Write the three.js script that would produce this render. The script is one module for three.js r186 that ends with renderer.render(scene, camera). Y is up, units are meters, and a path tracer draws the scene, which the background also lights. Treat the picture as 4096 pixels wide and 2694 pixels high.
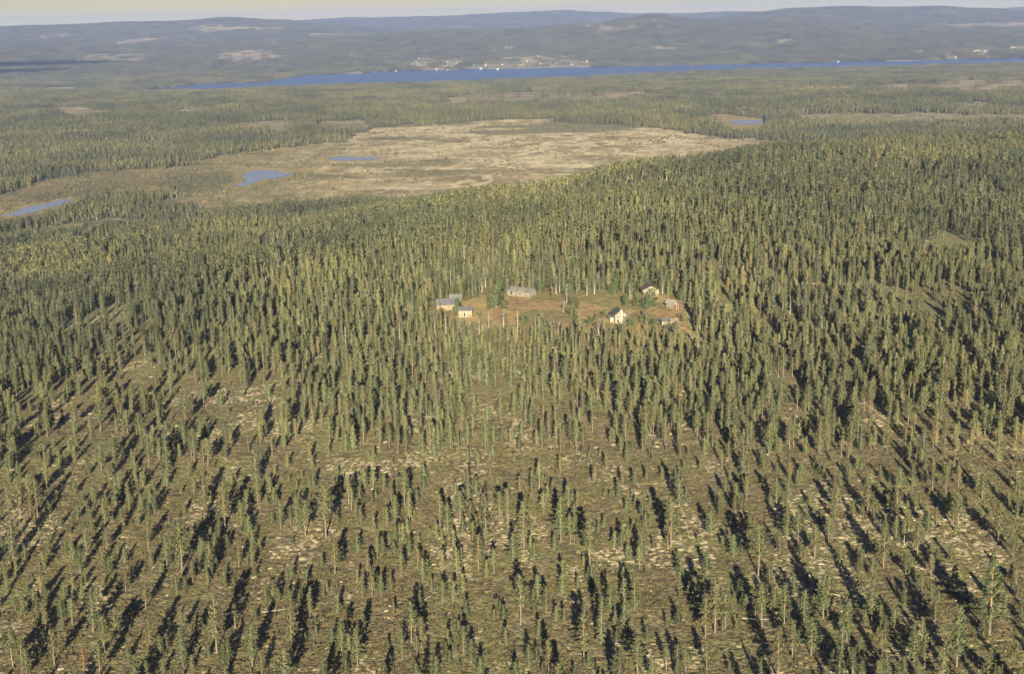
import * as THREE from 'three';
import { mergeGeometries } from 'three/addons/utils/BufferGeometryUtils.js';

// ---------------------------------------------------------------- camera, sky, sun, exposure
const scene = new THREE.Scene();
const FOC = 1425, CX = 512, CY = 336.5;                 // focal length and centre, in pixels of a 1024 x 673 picture
const camera = new THREE.PerspectiveCamera(2 * Math.atan(CY / FOC) * 180 / Math.PI, 1024 / 673, 1, 60000);
const EYE = 140;
camera.position.set(0, EYE, 0);
camera.rotation.order = 'YXZ';
camera.rotation.set(-12.71 * Math.PI / 180, 0, -1.12 * Math.PI / 180);
camera.updateMatrixWorld(true);
const renderer = new THREE.WebGLRenderer();
renderer.toneMapping = THREE.LinearToneMapping;
renderer.toneMappingExposure = 2.6;
renderer.shadowMap.enabled = true;

function skyTexture() {                                  // evening sky: cream near the horizon, thin streaks of cloud, blue above
  const W = 1024, H = 512, data = new Float32Array(W * H * 4);
  for (let j = 0; j < H; j++) {
    const e = ((j + 0.5) / H - 0.5) * Math.PI, up = Math.max(0, Math.sin(e));
    for (let i = 0; i < W; i++) {
      const a = (i + 0.5) / W * 2 * Math.PI;
      const k = 1 - Math.exp(-Math.pow(up / 0.085, 1.3)), kz = Math.min(1, up);
      const streak = fbm(Math.cos(a) * 9 + 50, Math.sin(a) * 9 + up * 160 + 70, 4) - 0.5;
      const thin = Math.exp(-up * 5.0);
      const glow = Math.exp(-up / 0.010);
      let r = 0.262 + (0.018 - 0.262) * k - 0.008 * kz + 0.13 * glow, g = 0.232 + (0.036 - 0.232) * k - 0.018 * kz + 0.100 * glow, b = 0.158 + (0.092 - 0.158) * k - 0.050 * kz - 0.012 * glow;
      const s = 1 + 0.16 * streak * thin;
      r *= s; g *= s; b *= 1 + 0.06 * streak * thin;
      const o = (j * W + i) * 4;
      data[o] = r; data[o + 1] = g; data[o + 2] = b; data[o + 3] = 1;
    }
  }
  const t = new THREE.DataTexture(data, W, H, THREE.RGBAFormat, THREE.FloatType);
  t.mapping = THREE.EquirectangularReflectionMapping; t.magFilter = THREE.LinearFilter; t.needsUpdate = true;
  return t;
}
const NOISE_N = 256, NOISE = new Float32Array(NOISE_N * NOISE_N);
{ let s = 12345; for (let i = 0; i < NOISE.length; i++) { s = (Math.imul(s, 1664525) + 1013904223) | 0; NOISE[i] = (s >>> 8) / 16777216; } }
function vnoise(x, y) {
  const xf = Math.floor(x), yf = Math.floor(y); let u = x - xf, v = y - yf;
  const x0 = xf & 255, y0 = yf & 255, x1 = (x0 + 1) & 255, y1 = (y0 + 1) & 255;
  u = u * u * (3 - 2 * u); v = v * v * (3 - 2 * v);
  const a = NOISE[y0 * 256 + x0], b = NOISE[y0 * 256 + x1], c = NOISE[y1 * 256 + x0], d = NOISE[y1 * 256 + x1];
  return a + (b - a) * u + (c - a) * v + (a - b - c + d) * u * v;
}
function fbm(x, y, n) { let s = 0, a = 0.5, t = 0; for (let i = 0; i < n; i++) { s += a * vnoise(x, y); t += a; a *= 0.5; x = x * 2.03 + 17.3; y = y * 2.03 + 9.7; } return s / t; }
const sky = skyTexture();
scene.background = sky; scene.environment = sky;

const SUN_ELEV = 15.4 * Math.PI / 180, SUN_AZ = -0.019;  // the sun stands behind the camera, a little to its right
const sunDir = new THREE.Vector3(-Math.sin(SUN_AZ) * Math.cos(SUN_ELEV), Math.sin(SUN_ELEV), Math.cos(SUN_AZ) * Math.cos(SUN_ELEV));
const sun = new THREE.DirectionalLight(new THREE.Color(1.0, 0.875, 0.63), 5.0);
sun.position.copy(sunDir).multiplyScalar(3000).add(new THREE.Vector3(0, 0, -600)); sun.target.position.set(0, 0, -600);
sun.castShadow = true; sun.shadow.radius = 1; sun.shadow.mapSize.set(4096, 4096);
Object.assign(sun.shadow.camera, { left: -900, right: 900, top: 900, bottom: -900, near: 10, far: 8000 });
scene.add(sun, sun.target);
scene.fog = new THREE.FogExp2(new THREE.Color(0.38, 0.515, 1.0), 5.2e-5);

// ---------------------------------------------------------------- helpers
const TAU = Math.PI * 2;
const rng = (a) => () => { a = (a + 0x6d2b79f5) | 0; let t = Math.imul(a ^ (a >>> 15), 1 | a); t = (t + Math.imul(t ^ (t >>> 7), 61 | t)) ^ t; return ((t ^ (t >>> 14)) >>> 0) / 4294967296; };
const clamp = (x, a, b) => Math.min(b, Math.max(a, x)), lerp = (a, b, t) => a + (b - a) * t;
const smooth = (a, b, x) => { const t = clamp((x - a) / (b - a), 0, 1); return t * t * (3 - 2 * t); };
const counts = {};
function numbered(n) { const k = counts[n] = (counts[n] ?? -1) + 1; return k ? n + '_' + String(k).padStart(3, '0') : n; }
function tag(o, label, category, group, kind) {
  if (label) o.userData.label = label; if (category) o.userData.category = category;
  if (group) o.userData.group = group; if (kind) o.userData.kind = kind; return o;
}
function shadows(o) { o.traverse((m) => { if (m.isMesh) { m.castShadow = true; m.receiveShadow = true; } }); return o; }
function mesh(name, geo, mat, parent) { const m = new THREE.Mesh(geo, mat); m.name = parent === scene ? numbered(name) : name; m.castShadow = m.receiveShadow = true; parent.add(m); return m; }
function thing(name, label, category, x, y, z, turn = 0, group) {
  const o = new THREE.Group(); o.name = numbered(name); o.position.set(x, y, z); o.rotation.y = turn; scene.add(o); return tag(o, label, category, group);
}

// ---------------------------------------------------------------- the lie of the land: height at x metres to the side, d metres ahead
const COLS = [-0.40, -0.20, 0, 0.10, 0.20, 0.40];
const ROWS = [
  [0, 0, 0, 0, 0, 0, 0], [300, 0, 0, 0, 0, 0, 0], [500, 4, 6, 12, 10, 8, 8], [650, -8, 8, 20, 20, 16, 14], [800, -22, 0, 20, 22, 20, 16],
  [1000, -38, -18, 10, 18, 20, 16], [1250, -50, -38, -20, 4, 12, 12], [1500, -58, -55, -54, -28, -4, 2], [1750, -60, -60, -60, -58, -36, -22],
  [2100, -60, -60, -60, -60, -60, -55], [3000, -60, -60, -60, -60, -60, -58], [3600, -60, -62, -64, -64, -64, -62], [4500, -76, -78, -80, -80, -80, -78],
  [5200, -98, -98, -98, -98, -98, -98], [5700, -107, -107, -107, -107, -107, -107], [6900, -106, -106, -106, -106, -106, -106], [7600, -100, -100, -100, -100, -100, -100],
  [8600, -88, -86, -84, -84, -84, -86], [10000, -70, -66, -60, -58, -58, -60], [12000, -40, -30, -10, -10, -10, -10], [15000, 0, 0, 0, 0, 0, 0], [30000, 20, 20, 20, 20, 20, 20],
];
const LAKE_Y = -110;
function column(k, d) {
  let i = 0; while (i < ROWS.length - 2 && d > ROWS[i + 1][0]) i++;
  const d0 = ROWS[i][0], d1 = ROWS[i + 1][0], h = d1 - d0, t = clamp((d - d0) / h, 0, 1), y0 = ROWS[i][k + 1], y1 = ROWS[i + 1][k + 1];
  const s = (y1 - y0) / h, sp = i ? (y0 - ROWS[i - 1][k + 1]) / (d0 - ROWS[i - 1][0]) : s, sn = i < ROWS.length - 2 ? (ROWS[i + 2][k + 1] - y1) / (ROWS[i + 2][0] - d1) : s;
  const m0 = (s + sp) / 2 * h, m1 = (s + sn) / 2 * h, t2 = t * t, t3 = t2 * t;
  return (2 * t3 - 3 * t2 + 1) * y0 + (t3 - 2 * t2 + t) * m0 + (-2 * t3 + 3 * t2) * y1 + (t3 - t2) * m1;
}
// height that a ridge at distance D needs for its crest to stand at that row of the picture
const crest = (D, list) => list.map(([px, row]) => {
  const eq = row - 15 + (px - 512) * 0.0195 + 15, dep = 12.71 * Math.PI / 180 - Math.atan((CY - eq) / FOC);
  return [(px - 512) / FOC, EYE - D * Math.tan(dep)];
});
const RIDGES = [
  [10400, 1500, crest(10400, [[-200, 46], [0, 46], [200, 45], [300, 41], [430, 34], [520, 30], [600, 24.5], [635, 19], [655, 15], [672, 17.5], [700, 20], [740, 20], [800, 23], [900, 34], [1024, 38], [1200, 40]])],
  [13500, 2300, crest(13500, [[-200, 31], [0, 28.5], [60, 26], [142, 22.5], [200, 21.5], [239, 18], [290, 21], [330, 25], [400, 30], [520, 30], [640, 26], [700, 20], [760, 13], [796, 9], [846, 7.5], [880, 8.7], [930, 8], [970, 10], [1024, 11.5], [1200, 12]])],
  [18500, 3000, crest(18500, [[-200, 34], [240, 27], [318, 21.5], [350, 19.5], [430, 17.5], [480, 15], [555, 12], [600, 13], [641, 14.5], [700, 14], [740, 13], [800, 13], [900, 11], [1024, 9.6], [1200, 9]])],
];
function along(list, u) {
  let i = 0; while (i < list.length - 2 && u > list[i + 1][0]) i++;
  return lerp(list[i][1], list[i + 1][1], smooth(list[i][0], list[i + 1][0], u));
}
function rawHeight(x, d) {
  const u = x / Math.max(d, 60);
  let i = 0; while (i < COLS.length - 2 && u > COLS[i + 1]) i++;
  const t = smooth(COLS[i], COLS[i + 1], u);
  let h = lerp(column(i, d), column(i + 1, d), t);
  const rough = smooth(600, 1300, d) * (1 - 0.92 * smooth(1450, 1800, d) * (1 - smooth(2700, 3300, d)));
  h += 0.5 * (fbm(x / 14 + 3, d / 14, 2) - 0.5) + 4 * smooth(330, 520, d) * (fbm(x / 70 + 9, d / 70, 2) - 0.5) * (1 - smooth(1400, 1600, d) * (1 - smooth(2800, 3300, d)));
  if (rough > 0) h += rough * 14 * (fbm(x / 340 + 31, d / 340 + 5, 3) - 0.5);
  if (d > 7200) {
    let r = -1e9;
    for (const [D, W, list] of RIDGES) { const g = Math.exp(-(((d - D) / W) ** 2)), c = along(list, u); r = Math.max(r, lerp(-60, c, g)); }
    const far = smooth(7400, 9500, d);
    h = lerp(h, Math.max(r, h * (1 - far) + Math.min(h, r) * far), far);
    h += far * (44 * (fbm(x / 700 + 3, d / 900, 4) - 0.5) + 26 * (fbm(x / 260 + 8, d / 300 + 2, 2) - 0.5)) * Math.min(1, Math.abs(d - 13500) / 1500 + 0.22);
  }
  return h;
}
// ---------------------------------------------------------------- surveying: where a line of sight (pixels of a 1024-wide picture) meets the ground
const rayDir = new THREE.Vector3();
function sight(px, py) { return rayDir.set((px - CX) / FOC, (CY - py) / FOC, -1).applyQuaternion(camera.quaternion); }
function onLevel(px, py, y) { const r = sight(px, py), t = (y - EYE) / r.y; return [r.x * t, -r.z * t]; }
function onGround(px, py) {
  const r = sight(px, py).clone(); let t = 200, last = 200;
  for (; t < 26000; t *= 1.006) { if (EYE + r.y * t < rawHeight(r.x * t, -r.z * t)) break; last = t; }
  let a = last, b = t;
  for (let i = 0; i < 16; i++) { const m = (a + b) / 2; if (EYE + r.y * m < rawHeight(r.x * m, -r.z * m)) b = m; else a = m; }
  return [r.x * a, -r.z * a];
}
const tmpV = new THREE.Vector3();
function seenAt(x, y, d) { tmpV.set(x, y, -d).applyMatrix4(camera.matrixWorldInverse); return [CX + FOC * tmpV.x / -tmpV.z, CY - FOC * tmpV.y / -tmpV.z, -tmpV.z]; }
camera.matrixWorldInverse.copy(camera.matrixWorld).invert();
function area(list, level, hidden = 0) {                  // an outline on the ground; its near side lies behind trees of that height
  const mid = list.reduce((a, q) => a + q[1], 0) / list.length, at = ([x, y]) => (level === undefined ? onGround(x, y) : onLevel(x, y, level));
  const p = list.map(([x, y]) => (hidden && y > mid ? at([x, y + hidden * FOC / at([x, y])[1]]) : at([x, y])));
  let x0 = 1e9, x1 = -1e9, d0 = 1e9, d1 = -1e9;
  for (const [x, d] of p) { x0 = Math.min(x0, x); x1 = Math.max(x1, x); d0 = Math.min(d0, d); d1 = Math.max(d1, d); }
  return { p, x0, x1, d0, d1 };
}
function inside(a, x, d) {
  if (x < a.x0 || x > a.x1 || d < a.d0 || d > a.d1) return false;
  let c = false; const p = a.p;
  for (let i = 0, j = p.length - 1; i < p.length; j = i++) if ((p[i][1] > d) !== (p[j][1] > d) && x < (p[j][0] - p[i][0]) * (d - p[i][1]) / (p[j][1] - p[i][1]) + p[i][0]) c = !c;
  return c;
}
const anyOf = (list, x, d) => { for (const a of list) if (inside(a, x, d)) return true; return false; };

const LAKE = area([[140, 89.5], [160, 86.5], [200, 82.8], [267, 79.6], [275, 77.3], [327, 74], [400, 71], [474, 69], [598, 67], [732, 64.3], [860, 61.5], [1040, 58], [1200, 55], [1200, 61], [1040, 64], [900, 68], [732, 72.5], [534, 79.5], [430, 85], [301, 89.5], [220, 94], [150, 96.5]], LAKE_Y, 7);
const INLETS = [
  area([[44, 93], [60, 91.2], [80, 90.3], [105, 89], [124, 89.2], [122, 91], [90, 93], [60, 95]], LAKE_Y, 8),
  area([[116, 95.5], [140, 93], [152, 92.5], [143, 96], [128, 97.5]], LAKE_Y, 8)];
const BOG_Y = -60;
const PONDS = [
  area([[235, 185], [247, 181], [241, 176], [246, 172], [258, 169.5], [272, 169.5], [284, 172], [293, 175], [279, 178], [264, 179], [254, 183], [243, 187]], BOG_Y),
  area([[326, 158.5], [338, 156.3], [352, 157], [366, 156.2], [380, 157.5], [376, 159.5], [360, 160], [345, 161], [332, 160.5]], BOG_Y),
  area([[-14, 217], [12, 212], [30, 206], [50, 201.5], [66, 198.5], [74, 198.5], [70, 202], [50, 207], [36, 212], [16, 216], [-10, 221]], BOG_Y),
  area([[727, 121.5], [738, 119.8], [750, 119.8], [763, 120.5], [764, 123], [750, 124.5], [735, 124]], BOG_Y)];
const STREAM_FRONT = area([[-40, 226], [12, 216], [40, 210], [66, 202], [78, 199], [84, 202], [74, 209], [46, 219], [16, 227], [-30, 238]], BOG_Y);
const BOG = area([[170, 176], [178, 166], [237, 152], [340, 142], [375, 129], [420, 124], [480, 121], [520, 119], [590, 123], [650, 127], [690, 133], [735, 139], [860, 140], [920, 142], [1040, 142.5], [1040, 152], [860, 152], [800, 154], [720, 158], [650, 164], [600, 176], [540, 188], [480, 199], [440, 206], [300, 212], [200, 210], [170, 203], [172, 195]], BOG_Y);
const MIRE = area([[-60, 206], [0, 193], [40, 181], [100, 173], [170, 165], [185, 168], [180, 185], [165, 194], [120, 197], [80, 199], [40, 206], [0, 216], [-60, 230]], BOG_Y);
const WET_MEADOW = area([[706, 114.5], [725, 114], [745, 116.5], [764, 118.5], [766, 124], [740, 126], [725, 122]], BOG_Y, 9);
const MEADOW = area([[398, 311], [420, 308.5], [438, 306], [463, 301], [476, 295.5], [507, 294], [560, 293.5], [578, 294.5], [610, 296], [640, 293.5], [662, 294], [678, 300], [687, 308], [692, 322], [690, 334], [650, 338], [610, 338], [560, 335], [522, 334], [490, 332], [450, 328], [420, 321], [400, 316]]);
const GLADES = [
  area([[20, 228], [70, 221], [130, 217], [160, 218], [150, 226], [90, 231], [40, 238], [0, 243], [-30, 246], [-30, 238]]),
  area([[668, 216], [680, 213.5], [705, 213], [706, 216.5], [680, 218.5]]),
  area([[465, 400], [478, 388], [500, 386], [520, 394], [522, 410], [505, 425], [475, 424], [462, 412]]),
  area([[915, 245], [950, 240], [985, 243], [990, 256], [950, 262], [925, 257]]),
  area([[768, 395], [785, 376], [800, 380], [806, 398], [790, 408]])];
const CUTS = [
  area([[422, 103], [448, 97], [517, 92.5], [603, 92.3], [689, 91], [646, 97], [581, 101.5], [517, 102], [452, 104]], undefined, 9),
  area([[820, 86], [900, 83.5], [938, 82.5], [969, 79.5], [1034, 80], [1034, 87], [947, 88.5], [880, 87]], undefined, 9),
  area([[955, 103], [1003, 100], [992, 105], [965, 106]], undefined, 9),
  area([[800, 115], [850, 113], [904, 113], [973, 114], [1040, 115], [1040, 119], [947, 119], [880, 121], [800, 121]], undefined, 9),
  area([[232, 122.5], [265, 121], [297, 120.5], [284, 127], [250, 127]], undefined, 9),
  area([[310, 122], [340, 120.7], [370, 121], [365, 126], [330, 126]], undefined, 9),
  area([[50, 109], [75, 105.5], [103, 106], [110, 111], [80, 114], [56, 113]], undefined, 9),
  area([[160, 107], [195, 106.5], [215, 109], [180, 110.5]], undefined, 9)];
const HILL_CUTS = [
  [[84, 56], [120, 53], [156, 54], [144, 59], [110, 63], [84, 62]], [[215, 53], [256, 50], [282, 49.5], [287, 56], [272, 59], [240, 61], [215, 60]],
  [[340, 53], [356, 52], [374, 52.7], [365, 56], [351, 58]], [[24, 38.6], [45, 35], [64, 33.2], [64, 36], [45, 38], [32, 40]],
  [[180, 26.5], [215, 25], [256, 26.5], [292, 27.5], [290, 29.5], [250, 30.5], [215, 31.5], [195, 29]], [[116, 41.5], [133, 39], [153, 36.5], [200, 33.7], [200, 36], [170, 37.5], [150, 41.5], [130, 43]],
  [[576, 31.5], [585, 27], [597, 22.6], [609, 21.5], [606, 25], [620, 26], [632, 24.6], [640, 26], [624, 31], [600, 33]], [[655, 21.5], [668, 21], [668, 24.5], [658, 24.3]],
  [[720, 43.5], [745, 41.5], [768, 39.7], [803, 40], [790, 43.5], [735, 45]], [[585, 46.7], [630, 45.5], [682, 44.3], [680, 47], [630, 48]],
  [[930, 12.2], [950, 10.8], [968, 10.8], [961, 13.5], [940, 14]], [[808, 16.5], [837, 14.8], [836, 17.5], [815, 18]],
  [[795, 55], [806, 53.7], [822, 59.5], [808, 59.5]], [[832, 51.6], [843, 51.2], [844, 55.5], [835, 56.5]], [[465, 52.5], [490, 48.5], [515, 46.8], [515, 48.5], [490, 51.5]],
  [[300, 34], [330, 32], [350, 31], [345, 33.5], [310, 36]], [[430, 26], [470, 24.6], [475, 27], [440, 28]], [[920, 23.5], [980, 22.5], [1040, 22.5], [1040, 26], [960, 26.5]], [[60, 31], [88, 37.5], [112, 37], [112, 39], [80, 40]],
].map((l) => area(l, undefined, 8));
const FIELDS = [
  [[402, 62], [415, 58.5], [432, 57], [446, 60], [463, 57.5], [466, 62], [456, 67], [440, 69.5], [418, 69], [404, 66.5]],
  [[462, 68.5], [478, 64.5], [492, 64], [500, 58], [512, 56], [530, 55.5], [566, 55.5], [572, 59], [590, 61], [600, 64.5], [580, 67], [540, 68.5], [500, 70]],
  [[941, 53], [950, 51], [958, 52], [958, 58.3], [946, 59]], [[970, 51], [985, 49.5], [1000, 50], [996, 55], [988, 58.6], [976, 55]], [[996, 48], [1008, 46], [1034, 45.5], [1034, 52], [1016, 54], [1006, 51]],
  [[873, 55.5], [885, 54.5], [886, 57], [874, 57.5]], [[913, 52], [923, 50], [927, 54], [918, 54.5]], [[39, 89], [55, 87], [75, 86.5], [78, 89.5], [55, 91.5]], [[17, 93], [32, 91], [30, 94], [15, 95.5]],
].map((l) => area(l));
const WATERS = [LAKE, ...INLETS, ...PONDS];

// ---------------------------------------------------------------- ground height with lake and pond basins
function height(x, d) {
  let h = rawHeight(x, d);
  if (d > 4600 && d < 9000) {
    const wx = x + 50 * (fbm(x / 130, d / 130, 3) - 0.5), wd = d + 120 * (fbm(x / 170 + 40, d / 170, 3) - 0.5);
    h = anyOf([LAKE, ...INLETS], wx, wd) ? -114 : Math.max(h, -108.6);
  } else if (d > 1300 && d < 3300) {
    const wx = x + 14 * (fbm(x / 22, d / 22, 3) - 0.5), wd = d + 50 * (fbm(x / 30 + 40, d / 30, 3) - 0.5);
    if (h < -54) h = lerp(h, -60 + 0.12 * (h + 60), smooth(-54, -57.5, h));
  }
  return h;
}

// ---------------------------------------------------------------- what grows where
const seg = (x, d, w, k = 0) => fbm(x / w + k, d / w + k * 1.7, 3);
const DENSITY = [                                         // picture x, row, pines per hectare
  [50, 640, 30], [300, 640, 30], [500, 640, 25], [800, 640, 40], [1000, 620, 50], [60, 540, 50], [300, 540, 45], [520, 540, 45], [760, 540, 60], [980, 540, 80],
  [50, 485, 230], [250, 485, 240], [450, 485, 250], [650, 485, 270], [850, 485, 220], [1010, 485, 280], [50, 455, 270], [250, 455, 300], [350, 450, 330], [450, 455, 330], [500, 445, 310], [560, 455, 350], [650, 455, 340], [750, 455, 350], [850, 455, 380], [1010, 455, 380],
  [50, 420, 260], [150, 420, 250], [250, 420, 320], [350, 420, 400], [430, 415, 310], [560, 420, 330], [650, 420, 320], [750, 420, 390], [850, 420, 440], [950, 420, 520], [1010, 420, 480],
  [50, 370, 240], [130, 345, 190], [250, 370, 390], [350, 370, 430], [450, 360, 340], [560, 365, 330], [650, 375, 340], [750, 380, 450], [850, 360, 560], [1000, 380, 560],
  [50, 300, 520], [200, 300, 560], [350, 300, 560], [420, 330, 430], [540, 345, 350], [640, 345, 360], [480, 345, 330], [720, 320, 560], [850, 300, 560], [1000, 300, 480], [900, 240, 520],
].map(([px, py, n]) => { const [x, d] = onGround(px, py); return [x / d, Math.log(d), n]; });
function pinesPerHectare(x, d) {
  if (d > 800) return 560;
  const u = x / d, l = Math.log(d); let a = 0, w = 0;
  for (const [cu, cl, n] of DENSITY) { const q = 1 / (((u - cu) * 2) ** 2 + (l - cl) ** 2 + 1e-4) ** 1.5; a += q * n; w += q; }
  return lerp(a / w, 560, smooth(640, 800, d));
}
function openGround(x, d) {                               // 1 where no forest stands
  if (d < 900) {
    const wx = x + 6 * (seg(x, d, 12) - 0.5), wd = d + 10 * (seg(x, d, 14, 7) - 0.5);
    return inside(MEADOW, wx, wd) || anyOf(GLADES, wx, wd);
  }
  const k = d < 3300 ? 1 : d < 7000 ? 2.4 : 5, wx = x + 46 * k * (seg(x, d, 70 * k) - 0.5) + 24 * k * (vnoise(x / 13, d / 17) - 0.5), wd = d + 90 * k * (seg(x, d, 80 * k, 7) - 0.5) + 60 * k * (vnoise(x / 15 + 40, d / 19) - 0.5);
  if (d < 3400) return inside(BOG, wx, wd) || inside(MIRE, wx, wd) || inside(WET_MEADOW, x, d) || inside(STREAM_FRONT, x, d) || anyOf(GLADES, wx, wd) || anyOf(PONDS, x, d) || anyOf(CUTS, wx, wd);
  if (d < 7200) return anyOf(CUTS, wx, wd) || anyOf(FIELDS, x, d) || height(x, d) < LAKE_Y + 1;
  return anyOf(HILL_CUTS, wx, wd) || anyOf(FIELDS, x + (wx - x) * 0.3, d + (wd - d) * 0.3) || anyOf(INLETS, x, d) || inside(LAKE, x, d);
}

// ---------------------------------------------------------------- ground colours (real-world base colours, linear)
const C = {
  heath: [0.190, 0.155, 0.066], heath2: [0.118, 0.100, 0.042], moss: [0.170, 0.164, 0.058], lichen: [0.50, 0.42, 0.26], grey: [0.22, 0.185, 0.14],
  meadow: [0.35, 0.25, 0.115], straw: [0.38, 0.285, 0.115], rust: [0.28, 0.175, 0.085], grass: [0.17, 0.165, 0.058],
  bog: [0.35, 0.28, 0.14], bogPale: [0.70, 0.60, 0.37], bogGreen: [0.155, 0.150, 0.060], bogBrown: [0.20, 0.155, 0.072],
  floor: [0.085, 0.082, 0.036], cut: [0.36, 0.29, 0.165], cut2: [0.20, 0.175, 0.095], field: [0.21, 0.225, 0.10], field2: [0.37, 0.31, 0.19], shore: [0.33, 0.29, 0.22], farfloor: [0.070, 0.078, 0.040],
};
const mixc = (o, c, t) => { o[0] += (c[0] - o[0]) * t; o[1] += (c[1] - o[1]) * t; o[2] += (c[2] - o[2]) * t; };
function lichenAt(x, d) { return smooth(0.55, 0.70, fbm(x / 15 + 11, d / 22 + 5, 3) + 0.11 * smooth(5, 70, x) * smooth(400, 330, d) - 0.02); }
function groundColor(x, d, o) {
  if (d < 800) {
    const a = fbm(x / 9, d / 9, 3), b = fbm(x / 2.2 + 9, d / 3.0, 3), c = vnoise(x / 0.7, d / 0.8), big = fbm(x / 48 + 3, d / 48 + 8, 3);
    o[0] = C.heath[0]; o[1] = C.heath[1]; o[2] = C.heath[2];
    mixc(o, C.heath2, smooth(0.42, 0.62, b)); mixc(o, C.moss, 0.85 * smooth(0.40, 0.60, a) * smooth(0.30, 0.56, big));
    mixc(o, C.moss, 0.6 * smooth(480, 600, d));
    mixc(o, C.grey, 0.55 * smooth(0.60, 0.72, fbm(x / 1.3 + 60, d / 1.8 + 3, 3)));
    const L = lichenAt(x, d); mixc(o, C.lichen, (0.30 + 0.62 * L) * smooth(0.62 - 0.09 * L, 0.71 - 0.08 * L, fbm(x / 0.9 + 30, d / 1.3 + 7, 3)));
    const s = 0.78 + 0.44 * c; o[0] *= s; o[1] *= s; o[2] *= s;
    const wx = x + 7 * (a - 0.5), wd = d + 12 * (b - 0.5);
    if (inside(MEADOW, wx, wd)) {
      o[0] = C.meadow[0]; o[1] = C.meadow[1]; o[2] = C.meadow[2];
      mixc(o, C.rust, smooth(0.46, 0.66, fbm(x / 16, d / 16 + 5, 3)) * 0.7); mixc(o, C.straw, smooth(0.5, 0.68, fbm(x / 11 + 90, d / 12, 3)) * 0.6);
      mixc(o, C.grass, smooth(0.46, 0.62, fbm(x / 11 + 50, d / 14 + 40, 3)) * 0.75); mixc(o, C.heath2, 0.5 * smooth(0.55, 0.68, fbm(x / 2.2 + 5, d / 2.6, 3)));
      if (x < -8 && x > -26) mixc(o, C.straw, 0.7);
      const q = 0.82 + 0.36 * c; o[0] *= q; o[1] *= q; o[2] *= q;
    } else if (d > 560 && inside(MEADOW, x, d + 18) || inside(MEADOW, x, d - 18)) mixc(o, C.grass, 0.6);
    return;
  }
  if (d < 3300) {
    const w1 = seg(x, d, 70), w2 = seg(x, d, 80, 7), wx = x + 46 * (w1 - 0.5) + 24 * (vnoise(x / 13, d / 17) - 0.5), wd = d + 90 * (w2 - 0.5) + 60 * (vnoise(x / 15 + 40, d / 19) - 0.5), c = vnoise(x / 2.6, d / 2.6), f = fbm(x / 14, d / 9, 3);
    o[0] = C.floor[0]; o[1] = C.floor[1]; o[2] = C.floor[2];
    if (inside(BOG, wx, wd)) {
      const u = x / d, r = Math.abs(fbm(x / 46 + 4, d / 62 + 9, 4) - 0.5) * 2, pale = smooth(-0.24, -0.02, u) * (1 - 0.6 * smooth(0.10, 0.2, u)), g = fbm(x / 170 + 8, d / 120 + 3, 3);
      o[0] = C.bog[0]; o[1] = C.bog[1]; o[2] = C.bog[2];
      mixc(o, C.bogBrown, smooth(0.42, 0.6, fbm(x / 40 + 2, d / 60, 4)) * 0.8);
      mixc(o, C.bogPale, pale * smooth(0.24, 0.04, r) * 0.95); mixc(o, C.bogPale, pale * 0.8 * smooth(0.10, 0.02, Math.abs(fbm(x / 21 + 14, d / 30 + 3, 3) - 0.5) * 2)); mixc(o, C.bogPale, pale * 0.55 * smooth(0.42, 0.58, g)); mixc(o, C.straw, 0.5 * smooth(0.55, 0.7, fbm(x / 24 + 70, d / 40, 3)));
      mixc(o, C.bogGreen, 0.45 * smooth(0.45, 0.62, fbm(x / 9 + 4, d / 14, 3)) * (1 - 0.6 * pale)); mixc(o, C.bogGreen, 0.85 * smooth(0.52, 0.66, fbm(x / 190 + 60, d / 110 + 20, 3)) + 0.55 * (1 - smooth(-0.26, -0.10, u)) * smooth(0.35, 0.6, f));
      mixc(o, C.bogBrown, 0.55 * smooth(0.12, 0.22, u));
    } else if (inside(MIRE, wx, wd)) {
      o[0] = C.bogBrown[0]; o[1] = C.bogBrown[1] * 1.06; o[2] = C.bogBrown[2];
      mixc(o, C.straw, 0.45 * smooth(0.45, 0.65, fbm(x / 40, d / 50, 4))); mixc(o, C.bogGreen, 0.6 * smooth(0.5, 0.7, fbm(x / 45 + 9, d / 40, 3)));
    } else if (inside(WET_MEADOW, x, d)) { o[0] = C.straw[0]; o[1] = C.straw[1]; o[2] = C.straw[2]; mixc(o, C.bogGreen, 0.5 * f); }
    else if (anyOf(GLADES, wx, wd) || anyOf(CUTS, wx, wd)) { o[0] = C.cut[0]; o[1] = C.cut[1]; o[2] = C.cut[2]; mixc(o, C.moss, smooth(0.42, 0.6, f)); }
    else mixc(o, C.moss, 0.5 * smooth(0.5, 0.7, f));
    for (const p of PONDS) { let m = 1e9; if (x > p.x0 - 40 && x < p.x1 + 40 && d > p.d0 - 60 && d < p.d1 + 60) { for (const q of p.p) m = Math.min(m, Math.hypot(x - q[0], (d - q[1]) * 0.5)); if (m < 22) mixc(o, C.straw, 0.7 * smooth(22, 8, m)); } }
    const s = 0.70 + 0.36 * c + 0.24 * vnoise(x / 6, d / 8); o[0] *= s; o[1] *= s; o[2] *= s;
    return;
  }
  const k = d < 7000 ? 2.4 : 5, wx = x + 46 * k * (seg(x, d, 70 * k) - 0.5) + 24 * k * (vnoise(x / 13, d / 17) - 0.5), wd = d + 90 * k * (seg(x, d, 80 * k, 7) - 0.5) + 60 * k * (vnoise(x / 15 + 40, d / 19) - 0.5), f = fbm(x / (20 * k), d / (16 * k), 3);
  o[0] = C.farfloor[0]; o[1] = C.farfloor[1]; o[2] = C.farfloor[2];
  mixc(o, C.floor, f);
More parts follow.
